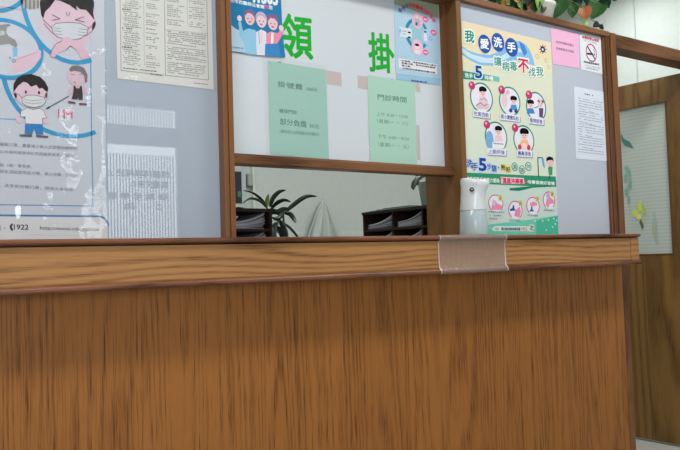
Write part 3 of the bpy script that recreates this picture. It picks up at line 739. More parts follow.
for k in (0, 1, 2): s.line([(53+k, 28+3*k), (60+k, 29+3*k)], .4, LN, 9); s.line([(79-k, 29+3*k), (87-k, 30+3*k)], .4, LN, 9)
s.line([(43, 20), (51.5, 28)], .5, LN, 9); s.line([(93, 25), (88, 29)], .5, LN, 9); s.line([(44, 24), (53, 34)], .5, LN, 9); s.line([(92, 31), (86, 36)], .5, LN, 9)
s.poly([(50, 56), (54, 47), (58, 42), (64, 38), (69, 37), (72, 40), (80, 41), (84, 47), (90, 57), (82, 60), (76, 50), (70, 46), (66, 50), (58, 53), (54, 58)], (214, 178, 196), 10)
s.line([(50, 52), (56, 44), (62, 41)], .5, LN, 11); s.line([(66, 50), (70, 46), (72, 47)], .5, LN, 11)
# tap and hands
s.poly([(0, 25), (9, 24), (11, 26), (7, 27), (6, 33), (9, 37), (15, 40), (17.4, 45), (16, 48), (12, 46), (9, 44), (2, 45), (-8, 46), (-8, 30), (-2, 28)], (140, 140, 142), 8)
s.poly([(0, 31), (4, 31), (5, 35), (0, 36)], (186, 188, 190), 9); s.poly([(12, 47.5), (17.5, 48), (17, 56), (13, 57)], (120, 176, 214), 8)
s.poly([(12, 62), (16, 58), (26, 55), (38, 49.5), (41, 51), (40.5, 58), (36, 64), (28, 68), (16, 73), (12, 70)], SK, 7)
s.line([(12, 62), (22, 58), (38, 52)], .5, (180, 140, 160), 8); s.ell(13.5, 61, 2, 2, (90, 150, 200), 9, .7); s.ell(10, 58, 1.2, 1.2, (110, 160, 205), 9)
# standing boy with mask
s.ell(30.5, 93, 17, 14.5, SK, 7); s.ell(14.5, 96, 2.2, 3, SK, 7); s.ell(47, 95.5, 2, 3, SK, 7)
s.poly([(13.2, 92), (13.5, 84), (17, 78), (23, 75), (31, 74.2), (40, 77), (45, 82), (48, 88), (47.5, 92), (45, 91), (42, 88), (39, 89), (36, 85), (31, 87), (27, 83), (23, 82), (18, 86), (15, 90)], BK, 8)
s.ell(25.7, 92.2, 1, 1.7, BK, 9); s.ell(38.8, 92.8, 1, 1.7, BK, 9)
s.poly([(21.5, 98), (27, 95.3), (34, 95.2), (44, 97.5), (45.5, 102), (42, 106), (34, 107.6), (26, 106), (22.3, 103)], (206, 210, 216), 9)
s.line([(21.5, 98), (27, 95.3), (34, 95.2), (44, 97.5), (45.5, 102), (42, 106), (34, 107.6), (26, 106), (22.3, 103), (21.5, 98)], .45, LN, 10)
for k in (0, 1): s.line([(23+k, 99+3*k), (31, 101+3*k), (43-k, 100+3*k)], .35, LN, 10)
s.line([(15, 92), (22, 98)], .4, LN, 10); s.line([(47, 93), (44, 99)], .4, LN, 10)
s.ell(19, 120, 3, 3.4, SK, 6); s.ell(46, 120.5, 3, 3.4, SK, 6)
s.poly([(21, 111), (27, 108), (33, 110), (39, 108.4), (43, 110), (46.5, 118), (42, 118.5), (42.5, 124.5), (25, 123.8), (25, 117), (20, 116.8)], (214, 214, 220), 7)
s.line([(21, 111), (27, 108), (33, 110), (39, 108.4), (43, 110), (46.5, 118), (42, 118.5), (42.5, 124.5), (25, 123.8), (25, 117), (20, 116.8), (21, 111)], .4, LN, 8)
s.poly([(25, 124), (42.4, 124.6), (43, 134.5), (36, 134.5), (34, 128.5), (32, 134.2), (24.5, 133.6)], (38, 120, 186), 8)
s.poly([(19, 134.5), (32, 134.5), (32, 137), (20, 136.6)], (90, 90, 100), 8); s.poly([(36, 135), (48, 136), (48, 138), (36, 137.2)], (90, 90, 100), 8)
# small bystander
s.ell(76, 76.5, 9.5, 9.5, (206, 180, 196), 6); s.poly([(69, 69), (72, 66), (78, 65.5), (84, 68), (87.3, 75), (87, 82), (85, 83), (84, 76), (80, 72), (74, 71), (70, 72)], (112, 106, 112), 7)
s.line([(71, 74), (74, 75)], .5, LN, 8); s.line([(79, 75), (82, 74)], .5, LN, 8); s.ell(74.5, 82.6, 1, .7, (190, 90, 110), 8)
s.poly([(70, 88), (73, 86), (82, 86.5), (86, 89), (87.5, 94), (84.5, 95), (82.5, 92), (83, 99), (73, 98.5), (73, 92), (69, 95), (67, 92)], (206, 178, 196), 6)
s.poly([(73.4, 86), (75, 86), (76, 88.5), (79, 88.5), (80, 86.2), (81.6, 86.2), (82.5, 94), (82.5, 100), (78.6, 100), (78, 97.6), (77, 99.6), (71.5, 99), (73, 93)], (56, 40, 48), 8)
s.poly([(68, 101), (75, 102), (75.5, 104), (68, 103.4)], (120, 60, 74), 8); s.poly([(79, 103), (86, 103.4), (87, 105.2), (79, 105)], (120, 60, 74), 8)
s.line([(46, 108.8), (68.5, 96.3)], .8, (70, 66, 84), 8); s.poly([(45.5, 109.2), (48.8, 106), (49.6, 108.4)], (70, 66, 84), 8)
s.text('1M', 58, 118.2, 72.3, 119, 9, (214, 76, 116), 8)
for i, (x1_, y0_, y1_, t) in enumerate(((77, 146, 150.4, '確戴口罩，盡量減少與人近距離接觸時間'), (76, 153.5, 157.8, '公共場所請保持社交距離與清潔；並配合'), (32, 166.8, 168.4, '發（咳）嗽有痰，'), (78, 173, 177.5, '與生活起居用品分開，病人就醫，請戴好'), (73, 187, 191.6, '，洗手前勿觸口鼻，請病人多休息'))):
    s.text(t, -.5, y0_, x1_, y1_, 3.6, (120, 122, 134), 3, 0)
s.text('區 •', -3, 230, 5, 230, 4.4, (90, 92, 104), 3)
s.poly([(10.4, 224.5), (12, 223.2), (13, 225), (11.8, 226), (12, 228), (13.2, 229), (12.6, 231), (10.6, 230), (9.4, 227)], (40, 40, 56), 3)
s.text('1922', 13.8, 229.4, 28.4, 229.7, 5, (40, 40, 56), 3, .02)
s.text('http://www.cdc.gov.tw', 40, 230.8, 99, 232.2, 4.8, (84, 86, 100), 3, .01)
finish(s, 'health_poster', 'large white hygiene poster with blue rings and masked boys, left pane', 'poster', ([(-60, -55), (105.5, -55), (108.4, 240), (-60, 240)], M_SLEEVE, .007, .0035))

# --- printed table, left pane
s = Sheet(1.9545); GI = (150, 150, 152)
s.base([(114.4, -30), (210.3, -30), (213.6, 89.6), (117.5, 78.5)], mat((206, 207, 204), .6, .3, 'notice_paper'))
s.line([(119.5, -28), (121, 70.5), (208.4, 80), (206, -28)], .5, (130, 130, 134), 2); s.line([(163.6, -28), (165.4, 75)], .5, (140, 140, 144), 2)
s.line([(143.2, -28), (144.3, 66)], .35, (160, 160, 164), 2); s.line([(186.6, -28), (187.4, 24)], .35, (160, 160, 164), 2); s.line([(164.6, 29.5), (207.4, 34)], .35, (150, 150, 154), 2)
y = -26; k = 0
while y < 66:
    gap = k % 9 == 8
    if not gap:
        s.print_(123+(k % 3), y, 141-(k*7 % 5), y+1.9, .9, GI, 3, 100+k, .85, .8, 3)
        if k % 4: s.print_(146, y+2.6, 160-(k*5 % 6), y+4, .9, GI, 3, 200+k, .85, .8, 3)
    if gap: s.print_(122, y, 132, y+1, 1.2, (90, 90, 94), 3, 300+k, .95, 1, 3)
    y += 2.1; k += 1
s.print_(123, 68.5, 162, 72.6, 1, (120, 120, 124), 3, 11, .9)
y = -24; k = 0
while y < 26:
    if k % 7 != 6:
        s.print_(167, y, 184-(k*5 % 7), y+1.8, .9, GI, 3, 400+k, .85, .8, 3); s.print_(189, y+2.3, 205-(k*3 % 6), y+4, .9, GI, 3, 500+k, .85, .8, 3)
    y += 2.1; k += 1
y = 31.5; k = 0
while y < 73:
    if k % 8 != 7: s.print_(167+(k % 2), y, 206-(k*11 % 14 if k % 3 == 0 else 0), y+4.3, .85, GI, 3, 600+k, .9, .8, 4)
    y += 1.95; k += 1
s.print_(194, 83.4, 208, 85, .9, GI, 3, 9); s.print_(150, 74.5, 163, 76.4, .9, (110, 110, 114), 3, 10, .95)
finish(s, 'printed_notice', 'white sheet of dense printed tables in a clear sleeve, left pane beside the post', 'notice', ([(108.8, -30), (217, -30), (220.5, 92.5), (110.5, 78)], M_SLEEVE2, .005, .002))

# --- green characters on the middle pane
for t, (xa, ya), (xb, yb), h, lab in (('領', (282.5, 56.5), (312.6, 59.2), 43, 'large green character pasted beside the blue poster, middle pane'), ('掛', (369.5, 70.6), (394.2, 73), 38, 'large green character pasted beside the pale blue poster, middle pane')):
    s = Sheet(1.9898); s.text(t, xa, ya, xb, yb, h, mat((6, 166, 40), .45, .2, 'green_vinyl'), 1, .020)
    tag(s.build('cut_lettering'), lab, 'lettering', 'green cut out characters')

# --- blue poster, middle pane, upper left
s = Sheet(1.986); WH = (226, 232, 238)
s.base([(228, -30), (279.5, -30), (282.4, 30), (285.2, 57.4), (231.6, 51.8)], mat((10, 118, 170), .45, .25, 'poster_print'))
s.text('41505', 250, 1.6, 277.4, 5.2, 13, WH, 3, .05)
s.text('日市西醫師公會關', 230.2, 2.2, 264, 9, 3.8, WH, 3, .03); s.text('懷', 264.4, 8.2, 268, 9, 3.6, (222, 92, 150), 3, .04); s.text('您', 268.6, 9, 272.4, 9.8, 3.8, WH, 3, .03)
# light ground and people
s.poly([(229.5, 24), (236, 29), (243, 32), (246, 38), (246, 53), (231.8, 51.2)], (178, 204, 224), 2)
s.text('市西醫師公會', 232, 48, 243.5, 49.4, 1.6, (60, 70, 100), 4)
PC = [((249.5, 18.5), (222, 190, 198), (132, 98, 142), (150, 196, 222)), ((261, 21), (224, 200, 206), (188, 172, 200), (214, 200, 214)), ((272.5, 23.5), (224, 190, 200), (140, 92, 130), (222, 138, 160))]
s.poly([(243, 31), (248, 28.5), (255, 30), (258, 36), (258, 55), (246, 54), (244, 44), (239.5, 36), (238, 22), (241, 22), (242.5, 30)], (142, 192, 222), 3)
s.ell(239.3, 18.5, 2.3, 3, (226, 210, 216), 4)
s.poly([(256, 32), (261, 29.5), (266, 32), (267, 44), (266, 55.6), (256.6, 55), (256, 44)], (214, 218, 230), 4); s.line([(258.4, 31), (259.4, 44)], .9, (150, 170, 200), 5); s.poly([(260, 31), (262.6, 31), (262, 42), (260, 42)], (232, 200, 206), 5)
s.poly([(266, 34), (271, 31.5), (277, 33.5), (281.5, 29), (283.4, 32), (279.5, 40), (277.4, 43), (279, 56.4), (266, 55.4), (266, 43)], (224, 142, 166), 5); s.poly([(271, 33), (273.4, 33), (273, 44), (270.6, 44)], (236, 226, 230), 6)
s.poly([(265, 44), (278, 43.5), (281, 57), (264.6, 55.8)], (60, 130, 190), 6); s.ell(281, 28.4, 2.4, 3.2, (226, 198, 206), 6)
for (cx, cy), sk_, hr, bd in PC:
    s.ell(cx, cy-1.8, 5.8, 7.4, hr, 6); s.ell(cx, cy, 4.8, 6.8, sk_, 7)
    s.poly([(cx-5, cy-2.5), (cx-3.8, cy-7.6), (cx+2, cy-8.2), (cx+5.2, cy-4), (cx+5, cy-.5), (cx+2, cy-4.4), (cx-2, cy-5.6)], hr, 8)
    s.ell(cx-1.9, cy+.2, .5, .8, (110, 70, 90), 8); s.ell(cx+2, cy+.6, .5, .8, (110, 70, 90), 8); s.ell(cx, cy+3.6, 1.5, .9, (206, 100, 120), 8)
finish(s, 'association_poster', 'blue poster with three smiling cartoon people, top left of the middle pane', 'poster', None)

# --- pale blue poster with teal ring, middle pane, upper right
s = Sheet(1.989)
s.base([(393, -30), (436, -30), (440.3, 85.2), (396, 79.6)], mat((168, 200, 222), .4, .4, 'poster_print2'))
s.poly([(393.2, -29), (437, -29), (438.8, 18.5), (394, 4.2)], (146, 158, 136), 1)
s.poly([(396.5, 75), (440, 80.2), (440.2, 85), (396, 79.4)], (150, 190, 216), 1); s.line([(396.2, 74), (440, 79.6)], .4, (110, 160, 190), 2)
s.ell(416.8, 34.2, 11.6, 15.6, (28, 136, 178), 3, 3.4); s.ell(416.8, 34.2, 8.3, 11.5, (148, 196, 210), 2)
s.ell(417.2, 20.6, 5.6, 8.4, (228, 182, 208), 4); s.ell(417.2, 47.6, 5.8, 8, (230, 186, 212), 4); s.ell(427.2, 37.4, 5.4, 8.2, (168, 200, 232), 4)
s.poly([(399, 26.6), (411.4, 29), (412, 38.4), (408.5, 38), (399.6, 36.6)], (216, 222, 232), 4); s.poly([(399, 29), (401, 29.2), (401, 33), (399, 32.6)], (150, 190, 214), 5)
s.line([(402, 31), (406, 31.6)], .6, (110, 120, 160), 5); s.line([(402.4, 33.8), (405.6, 34.4)], .6, (110, 120, 160), 5)
s.ell(409, 32.6, 1.6, .9, BK, 5); s.ell(409, 37.4, 1.6, .8, BK, 5)
s.ell(416.6, 16, 1.7, 2.4, (236, 206, 210), 5); s.poly([(414.6, 18.6), (419, 19), (420, 26), (414.6, 26)], (170, 176, 186), 5); s.ell(416.2, 24, .9, 1.6, (50, 60, 150), 6)
s.ell(416.8, 45, 2.1, 1.2, BK, 5); s.ell(416.8, 47.4, 1.9, 2.4, (238, 206, 212), 5, 0); s.poly([(414.6, 50), (419.4, 50.4), (420, 54), (414, 53.6)], (220, 224, 232), 5)
s.ell(425, 32, 1.1, .9, BK, 5); s.poly([(424, 33), (426, 33), (427, 41), (424, 41)], (232, 224, 230), 5); s.ell(430.4, 38.6, 1.6, 2, (120, 120, 180), 5, .5)
for cx, cy, t in ((425.2, 19.4, '預防'), (433.4, 32.6, '洗手'), (425.4, 52.3, '咳嗽')):
    s.ell(cx, cy, 2.9, 2.7, (226, 84, 140), 5); s.text(t, cx-1.9, cy+1, cx+1.9, cy+1.4, 2, (240, 226, 234), 6, .03)
for i, (ch, x, y) in enumerate((('如', 400, 12), ('何', 403.3, 9.4), ('在', 406.6, 7.4), ('公', 410, 6.8), ('共', 413.5, 7.4), ('場', 417, 8.7), ('所', 420.8, 10.3), ('預', 424.4, 12.4), ('防', 427.8, 14.8), ('感', 431, 18), ('染', 433.8, 22))):
    s.text(ch, x-1.6, y, x+1.6, y+.7, 4, (96, 110, 150) if i < 3 else ((214, 40, 60) if i < 7 else (226, 90, 130)), 6, .04)
s.poly([(398.2, 58.2), (436.6, 64.2), (437.2, 75), (398.8, 68.6)], (224, 226, 232), 2)
for i in range(4):
    s.text(('• 打噴嚏、咳嗽時請掩住口鼻並', '配戴口罩、勤洗手避免觸摸', '眼口鼻。', '• 出現症狀請儘速就醫休養')[i], 400 if i not in (1, 2) else 401.5, 61.2+2.5*i, (436, 435, 411, 435)[i], 61.2+2.5*i+(5.3, 5.1, 1.5, 5)[i], 1.7, (60, 60, 84), 4, .02)
s.text('衛生局 關心您', 411, 81.6, 427, 83.4, 2, (50, 90, 170), 3, .03)
finish(s, 'prevention_poster', 'pale blue poster with teal ring of pink pictures, top right of the middle pane', 'poster', None)

# --- backing marks and the two mint green notices, middle pane
GR = (84, 120, 108)
for nm, px, lab in (('tape_patch', [(326.4, 70.4), (341, 72.5), (341.8, 86.4), (327, 84)], 'pinkish square of old tape right of the fee notice'), ('tape_patch', [(357.5, 75.4), (367, 76.6), (367.6, 90), (358, 88)], 'pinkish square of old tape left of the opening hours notice'),
                    ('tape_patch', [(415, 83), (419.6, 83.6), (420.4, 92.4), (415.6, 92)], 'narrow pinkish tape scrap at the upper right of the opening hours notice'), ('tape_patch', [(416, 125), (419.4, 125.4), (420.4, 160), (417, 159.4)], 'narrow pinkish tape scrap low along the opening hours notice')):
    s = Sheet(1.99); s.base(px, mat((190, 177, 178), .6, .3, 'old_tape')); tag(s.build(nm), lab, 'tape')
s = Sheet(1.989); s.base([(267.8, 60.5), (325.7, 69.8), (328.9, 159.8), (270.2, 153.9)], mat((156, 197, 186), .55, .3, 'mint_paper'))
s.line([(277.9, 62.1), (281, 62.4)], .7, (70, 90, 90), 2)
s.text('掛號費', 277.6, 87, 302.6, 90.4, 6.2, GR, 2, .0); s.text('100元', 306.6, 90.8, 317.4, 92.2, 4, GR, 2)
s.text('健保門診', 279, 112.6, 297, 114.6, 4, GR, 2); s.text('部分負擔', 280, 124.4, 306.4, 127.6, 6.4, GR, 2); s.text('50元', 309.4, 127.8, 319, 129.2, 4.4, GR, 2)
s.text('（健保局公告調整收取費用）', 279.4, 132.8, 319.6, 136.4, 3.6, (110, 150, 136), 2)
finish(s, 'fee_notice', 'mint green paper notice with the registration fee, left of the two on the middle pane', 'notice', ([(262.5, 55), (327.5, 66), (330, 162), (266, 154)], M_SLEEVE2, .004, .0015), 'mint green notices')
s = Sheet(1.989); s.base([(367.3, 74.9), (414.7, 81.6), (417.2, 165.4), (370, 161.6)], mat((166, 204, 188), .55, .3, 'mint_paper2'))
s.text('門診時間', 377.6, 100, 406.4, 103, 6, GR, 2); s.text('上午 8:30－12:00', 376.6, 115.8, 408, 118.8, 4, (110, 160, 138), 2); s.text('（星期一 － 六）', 377, 123, 408, 126, 4.2, (110, 160, 138), 2)
s.text('下午 3:00－8:30', 377.4, 138.2, 409, 141, 4, (110, 160, 138), 2); s.text('（星期一 － 五）', 378, 146.2, 409, 149, 4.2, (110, 160, 138), 2)
finish(s, 'hours_notice', 'mint green paper notice of consulting hours, right of the two on the middle pane', 'notice', ([(367, 120), (369, 120), (371.5, 162), (369.5, 162)], M_SLEEVE2, .002, .0005), 'mint green notices')

# --- hand washing poster, right pane
s = Sheet(1.9315); TE = (30, 142, 124); NV = (38, 64, 148); PKD = (222, 84, 124)
s.base([(461.6, 20.6), (551, 42.6), (558.4, 240), (462, 240)], mat((216, 220, 200), .5, .2, 'poster_print3'))
s.poly([(461.7, 21), (550.9, 43), (551.6, 60), (462, 44)], (228, 212, 180), 1); s.poly([(462, 44), (551.6, 60), (552.2, 76), (462, 66)], (224, 218, 186), 1)
s.poly([(462, 120), (554.4, 122), (556.4, 180), (462.4, 174)], (212, 222, 206), 1); s.poly([(462.4, 174), (556, 180), (558, 239), (462, 239)], (196, 214, 208), 1)
s.poly([(461.9, 46), (468, 50.5), (478, 54), (490, 55), (500, 51), (507, 44), (513, 41), (520, 41), (526, 45), (530, 51), (533, 58), (534.6, 66), (528, 64), (518, 60), (506, 62), (494, 66), (480, 65), (470, 60.5), (462, 55)], (134, 184, 226), 2)
s.poly([(461.9, 48), (472, 54.5), (486, 58), (498, 58), (508, 52), (518, 48), (526, 52), (518, 52.5), (508, 58), (496, 63.5), (480, 62.5), (468, 57), (462, 52)], (196, 220, 238), 3)
s.poly([(519, 41.5), (524, 45), (527, 53), (524, 56), (521, 50)], (60, 134, 206), 4)
def outl(t, x0, y0, x1, y1, h, c, oc=(236, 242, 240), b=.0, ob=.09, lev=5):
    s.text(t, x0-.5, y0+.5, x1+.5, y1+.5, h+1, oc, lev, ob); s.text(t, x0, y0, x1, y1, h, c, lev+1, b)
outl('我', 464.8, 41.6, 474, 43.2, 11.6, TE, b=.03)
for t, cx, cy in (('愛', 484.4, 44), ('洗', 497.7, 42.4), ('手', 511.3, 47.4)):
    s.ell(cx, cy, 6.3, 9.2, (38, 84, 168), 5); s.text(t, cx-4.1, cy+4.4, cx+4.1, cy+5.4, 9.8, (240, 244, 248), 7, .03)
for t, cx, cy in (('讓', 497.6, 61.2), ('病', 505.6, 66), ('毒', 513.2, 66), ('找', 531.8, 71.6), ('我', 539.6, 71.2)): outl(t, cx-3.6, cy+4.4, cx+3.6, cy+5.2, 9, (60, 150, 140), b=.02, lev=6)
outl('不', 518.2, 71.8, 528.4, 73.4, 13, (214, 30, 76), b=.03, lev=8)
s.ell(542.6, 49.3, 2.4, 3.1, (50, 46, 110), 3)
for k in range(8):
    a = k*math.pi/4; s.line([(542.6+2*math.cos(a), 49.3+2.6*math.sin(a)), (542.6+3.8*math.cos(a), 49.3+4.8*math.sin(a))], .6, (50, 46, 110), 3)
s.ell(542.4, 49.6, 1, 1.2, (220, 220, 230), 4)
for x, y, r_ in ((537, 56.4, 1.6), (545.6, 60.5, 1.3), (548.4, 67, 1.4), (527.8, 49.6, 1.2)): s.ell(x, y, r_, r_*1.5, (150, 180, 150), 3, .5)
s.poly([(462.5, 70.8), (499, 77), (499.4, 81.6), (463, 79)], TE, 3); s.poly([(491, 75.7), (499, 77), (499.4, 81.6), (491, 81)], (110, 190, 176), 4)
outl('5', 475.2, 77.6, 481.6, 78.4, 11.6, (30, 60, 150), (200, 226, 240), .04, .1, 6)
s.text('洗手', 464.6, 77.4, 472.6, 78.6, 4.6, (236, 244, 240), 5, .02); s.text('時機', 484.6, 80, 493, 81, 4.6, (236, 244, 240), 5, .02)
OV = [(481.4, 98, 11.4, 15.4), (509.6, 101.6, 10.6, 14.8), (536, 107, 10, 15), (496, 137, 11.2, 15.4), (523.7, 140, 10.4, 14.8)]
for i, (cx, cy, rx, ry) in enumerate(OV):
    s.ell(cx, cy, rx, ry, (226, 226, 240), 3); s.ell(cx, cy, rx, ry, (34, 140, 112), 4, 1.5)
def kid(cx, cy, sc=1, body=(226, 190, 200), hair=BK):
    s.ell(cx, cy, 2.7*sc, 3.9*sc, (238, 204, 208), 5); s.ell(cx, cy-2.9*sc, 3.2*sc, 2.2*sc, hair, 6); s.ell(cx-2.2*sc, cy-2*sc, 1.1*sc, 1.4*sc, hair, 6); s.ell(cx+2.2*sc, cy-2*sc, 1.1*sc, 1.4*sc, hair, 6)
    s.poly([(cx-4*sc, cy+9*sc), (cx-2.4*sc, cy+3.8*sc), (cx+2.4*sc, cy+3.8*sc), (cx+4.2*sc, cy+9*sc)], body, 5)
    s.ell(cx-1*sc, cy+.4*sc, .35*sc, .5*sc, (60, 40, 50), 6); s.ell(cx+1*sc, cy+.4*sc, .35*sc, .5*sc, (60, 40, 50), 6); s.ell(cx, cy+2*sc, .8*sc, .4*sc, (210, 90, 110), 6)
kid(482.5, 92.4, 1.15, (232, 196, 206)); s.poly([(476, 104), (480, 101.6), (486, 102), (489, 105), (488, 109), (477, 108.4)], (228, 190, 202), 7); s.line([(476, 105.6), (480, 103), (484, 106), (487, 104)], .8, (90, 160, 150), 8); s.line([(480, 99.6), (484, 98.6), (487, 101)], .6, (90, 150, 170), 8)
s.ell(504.4, 101, 3, 6.4, (230, 196, 206), 5); s.ell(504.4, 95, 2.6, 2.8, (226, 206, 212), 6); s.ell(507.5, 92.4, 2, 2.4, (232, 178, 200), 6); kid(513.4, 101, 1, (72, 150, 206)); s.ell(510.4, 110.6, 1.7, 2, (60, 66, 120), 7); s.ell(515.6, 111.2, 1.7, 2, (60, 66, 120), 7)
kid(530.4, 104.6, 1, (60, 130, 200)); kid(540.4, 103.6, .95, (226, 226, 232), (230, 200, 206)); s.poly([(538.6, 108), (543, 108.4), (542.4, 118), (539, 117)], (104, 70, 110), 7); s.line([(534, 108), (538, 106.4)], .8, (60, 110, 150), 8)
s.ell(489.4, 140, 4, 9, (120, 170, 214), 5, 0); kid(498.2, 131.4, 1.1, (232, 196, 204)); s.poly([(492, 142), (504, 142.6), (504, 148.4), (492, 148)], (232, 232, 240), 7); s.line([(493.4, 143.6), (502.6, 144.2)], 1, (90, 160, 150), 8)
kid(524, 135, 1.35, (236, 186, 130)); s.ell(519.4, 147, 1.8, 2.6, (216, 60, 80), 7); s.ell(528.4, 147.6, 1.8, 2.6, (216, 60, 80), 7); s.ell(524, 146.4, 3, 3, (240, 208, 206), 7)
for x, y in ((471.6, 85.6), (501.4, 89.8), (528.7, 94.8), (486.6, 124.6), (514.8, 127.8)):
    s.ell(x, y, 3.2, 4.1, (190, 56, 108), 6); s.ell(x-.8, y-1.2, 1, 1.4, (234, 170, 196), 7)
for cx, cy, wd, t in ((481, 114, 17, '吃東西前'), (509.4, 117.2, 20, '跟小寶寶玩前'), (535.8, 120.6, 15, '看病前後'), (496.2, 151.6, 19, '上廁所後'), (524, 153.2, 15.6, '擤鼻涕後')):
    sl = .12 if cy < 125 else .06; a, b_ = cx-wd/2, cx+wd/2
    s.poly([(a+.8, cy-2.6-sl*wd/2+1), (b_+.8, cy-2.6+sl*wd/2+1), (b_+.8, cy+4.6+sl*wd/2), (a+.8, cy+4.6-sl*wd/2)], (150, 150, 190), 7)
    s.poly([(a, cy-3-sl*wd/2), (b_, cy-3+sl*wd/2), (b_, cy+3.6+sl*wd/2), (a, cy+3.6-sl*wd/2)], (228, 230, 240), 8)
    s.text(t, a+1.2, cy+2.6-sl*wd/2, b_-1.2, cy+2.6+sl*wd/2, 4.4, (62, 62, 142), 9, .01)
for t, cx, cy, c, wd, h in (('洗', 469.4, 163, NV, 6, 7.4), ('手', 474.7, 166.4, NV, 6, 7.4), ('步', 488.8, 166.6, (60, 100, 180), 5, 6.4), ('驟', 494, 168.4, (60, 100, 180), 5, 6.4), ('·', 498.2, 167.4, NV, 1.4, 1.4)):
    outl(t, cx-wd/2, cy+h/2, cx+wd/2, cy+h/2+.5, h, c, (196, 214, 240), .02, .09, 5)
outl('5', 478.8, 170.4, 486, 171, 12, (28, 66, 160), (196, 220, 240), .05, .1, 7)
for t, cx, cy in (('熟', 503, 167.2), ('記', 508, 169.2)):
    s.poly([(cx-2.7, cy-3.6), (cx+2.7, cy-3.2), (cx+2.6, cy+3.8), (cx-2.6, cy+3.4)], (222, 212, 120), 5); s.text(t, cx-2, cy+2.4, cx+2, cy+2.8, 4.8, (70, 70, 60), 7, .02)
for t, cx, cy in (('濕', 514.5, 166.8), ('搓', 521.8, 169.8), ('沖', 528.2, 166.4)):
    s.ell(cx, cy, 3.1, 4.4, (44, 140, 120), 5); s.ell(cx, cy, 2.5, 3.6, (206, 226, 216), 6); s.text(t, cx-1.9, cy+2.4, cx+1.9, cy+2.8, 4.8, (30, 110, 100), 7, .01)
s.line([(538.2, 176.6), (537.6, 157.6), (542.6, 157.8)], .9, (60, 80, 80), 5); s.poly([(541.4, 158.6), (543.6, 159), (544.8, 168.6), (542.6, 166)], (110, 170, 214), 5)
s.ell(549.9, 161.6, 3.4, 4.8, (232, 186, 190), 5); s.poly([(546, 161.4), (546.2, 158), (549, 156.4), (552.4, 157.6), (553.4, 161), (551, 160), (548, 160.4)], BK, 6); s.poly([(547.6, 168), (549.4, 166.4), (552.4, 167), (552, 175), (549, 175.6)], (70, 150, 110), 5); s.line([(549.4, 176), (548.6, 178.6)], .9, (40, 60, 60), 6)
s.poly([(462.4, 172.4), (555.6, 176.6), (556.2, 186.8), (530, 186.2), (462.4, 183)], (44, 142, 110), 2); s.poly([(509.4, 188.2), (555.8, 184), (556, 186.6), (533, 187.6), (519, 191), (509.6, 190.4)], (30, 126, 96), 3)
s.text('洗手可降低病毒力感染·', 466, 181.2, 500, 183, 4.6, (232, 244, 236), 4, .02); s.text('·培養健康好習慣', 526.6, 183.4, 554.4, 185.4, 3.6, (232, 244, 236), 4, .02)
s.poly([(500, 176.8), (523.4, 178), (524.6, 184.2), (501, 183.6)], (236, 214, 224), 4); s.text('「濕搓沖捧擦」', 500.6, 183.2, 524.6, 184.4, 5.6, (214, 50, 96), 6, .03)
for i, (cx, cy, rx, ry) in enumerate(((495.6, 203.4, 7.4, 8.8), (515.2, 210.2, 7, 9.4), (532.8, 206, 6.6, 9), (548.8, 200.4, 6, 8.9))):
    s.ell(cx, cy, rx, ry, (226, 226, 238), 4); s.ell(cx, cy, rx, ry, (212, 60, 110), 5, 1, -50, 230)
    tx, ty = ((499.8, 198), (520, 203.2), (537, 199), (551.8, 194))[i]; s.poly([(tx-1.7, ty-2.9), (tx+1.7, ty-3), (tx+2, ty+2.8), (tx-1.6, ty+2.6)], (214, 204, 130), 7); s.text('濕搓沖捧'[i], tx-1.1, ty+1.8, tx+1.2, ty+1.8, 3.4, (90, 84, 50), 8)
HP = (226, 140, 172)
s.poly([(491, 209.8), (492, 204), (495, 200.4), (497, 203.6), (501, 205), (502.4, 209.8)], HP, 6); s.ell(493.6, 202.8, 1.7, 3.2, (210, 180, 206), 7)
s.poly([(514, 216), (515, 211), (519, 206.4), (520.6, 211), (519, 217.4)], HP, 6); s.poly([(509.6, 209), (512, 208.2), (512.6, 205.2), (514, 205.4), (514, 208.4), (516, 210.4), (510, 211)], (40, 86, 166), 6)
s.poly([(529.6, 203), (533, 201.4), (536.6, 203), (537, 205.4), (530, 206)], HP, 6); s.poly([(530.8, 206.4), (532.2, 206.4), (532.2, 209.4), (534, 211.4), (528.8, 211.4), (530.6, 209.4)], (40, 86, 166), 6)
s.poly([(545.4, 205), (546.2, 199), (549, 196.6), (553.4, 200.4), (554, 203.4), (549, 204), (548, 208)], HP, 6); s.ell(547.8, 195.6, 1.7, 2.6, (180, 170, 210), 7)
for x0_, x1_, y_, t in ((488, 504.4, 212.6, '取適量肥皂或洗手'), (489, 502, 216, '乳，塗抹雙手。'), (489, 497, 219.2, '搓洗乾淨'), (509, 520.4, 221, '清水沖淨雙手'), (527, 537.6, 216, '捧水沖水龍頭'), (543.6, 554.6, 211, '擦乾雙手')): s.text(t, x0_, y_, x1_, y_+.6, 1.8, (110, 112, 140), 5)
s.poly([(462.6, 225), (487, 225), (500, 223.2), (530, 219.6), (557.6, 215.4), (558.2, 239), (462.2, 239)], (108, 200, 176), 3); s.poly([(536, 221), (557.6, 215.4), (558.2, 234), (536, 234)], (74, 182, 152), 4)
for x, y in ((534.6, 221), (542.3, 221), (548, 220), (553.4, 218.8), (552.4, 227), (489.6, 227.4), (556.4, 220.4), (546, 230), (555, 224)): s.ell(x, y, .6, .8, (220, 240, 232), 6)
s.poly([(494, 226), (531, 226.2), (534.4, 228.4), (531, 231.2), (493, 231.2), (491, 229)], (206, 228, 222), 5); s.text('CDC', 495, 230, 498.6, 230, 2, (60, 90, 120), 6); s.text('衛生福利部疾病管制署', 501, 230.4, 520, 230.6, 3, (50, 70, 96), 6, .02); s.text('1922', 521, 230.4, 527, 230.6, 3, (210, 50, 80), 6, .02)
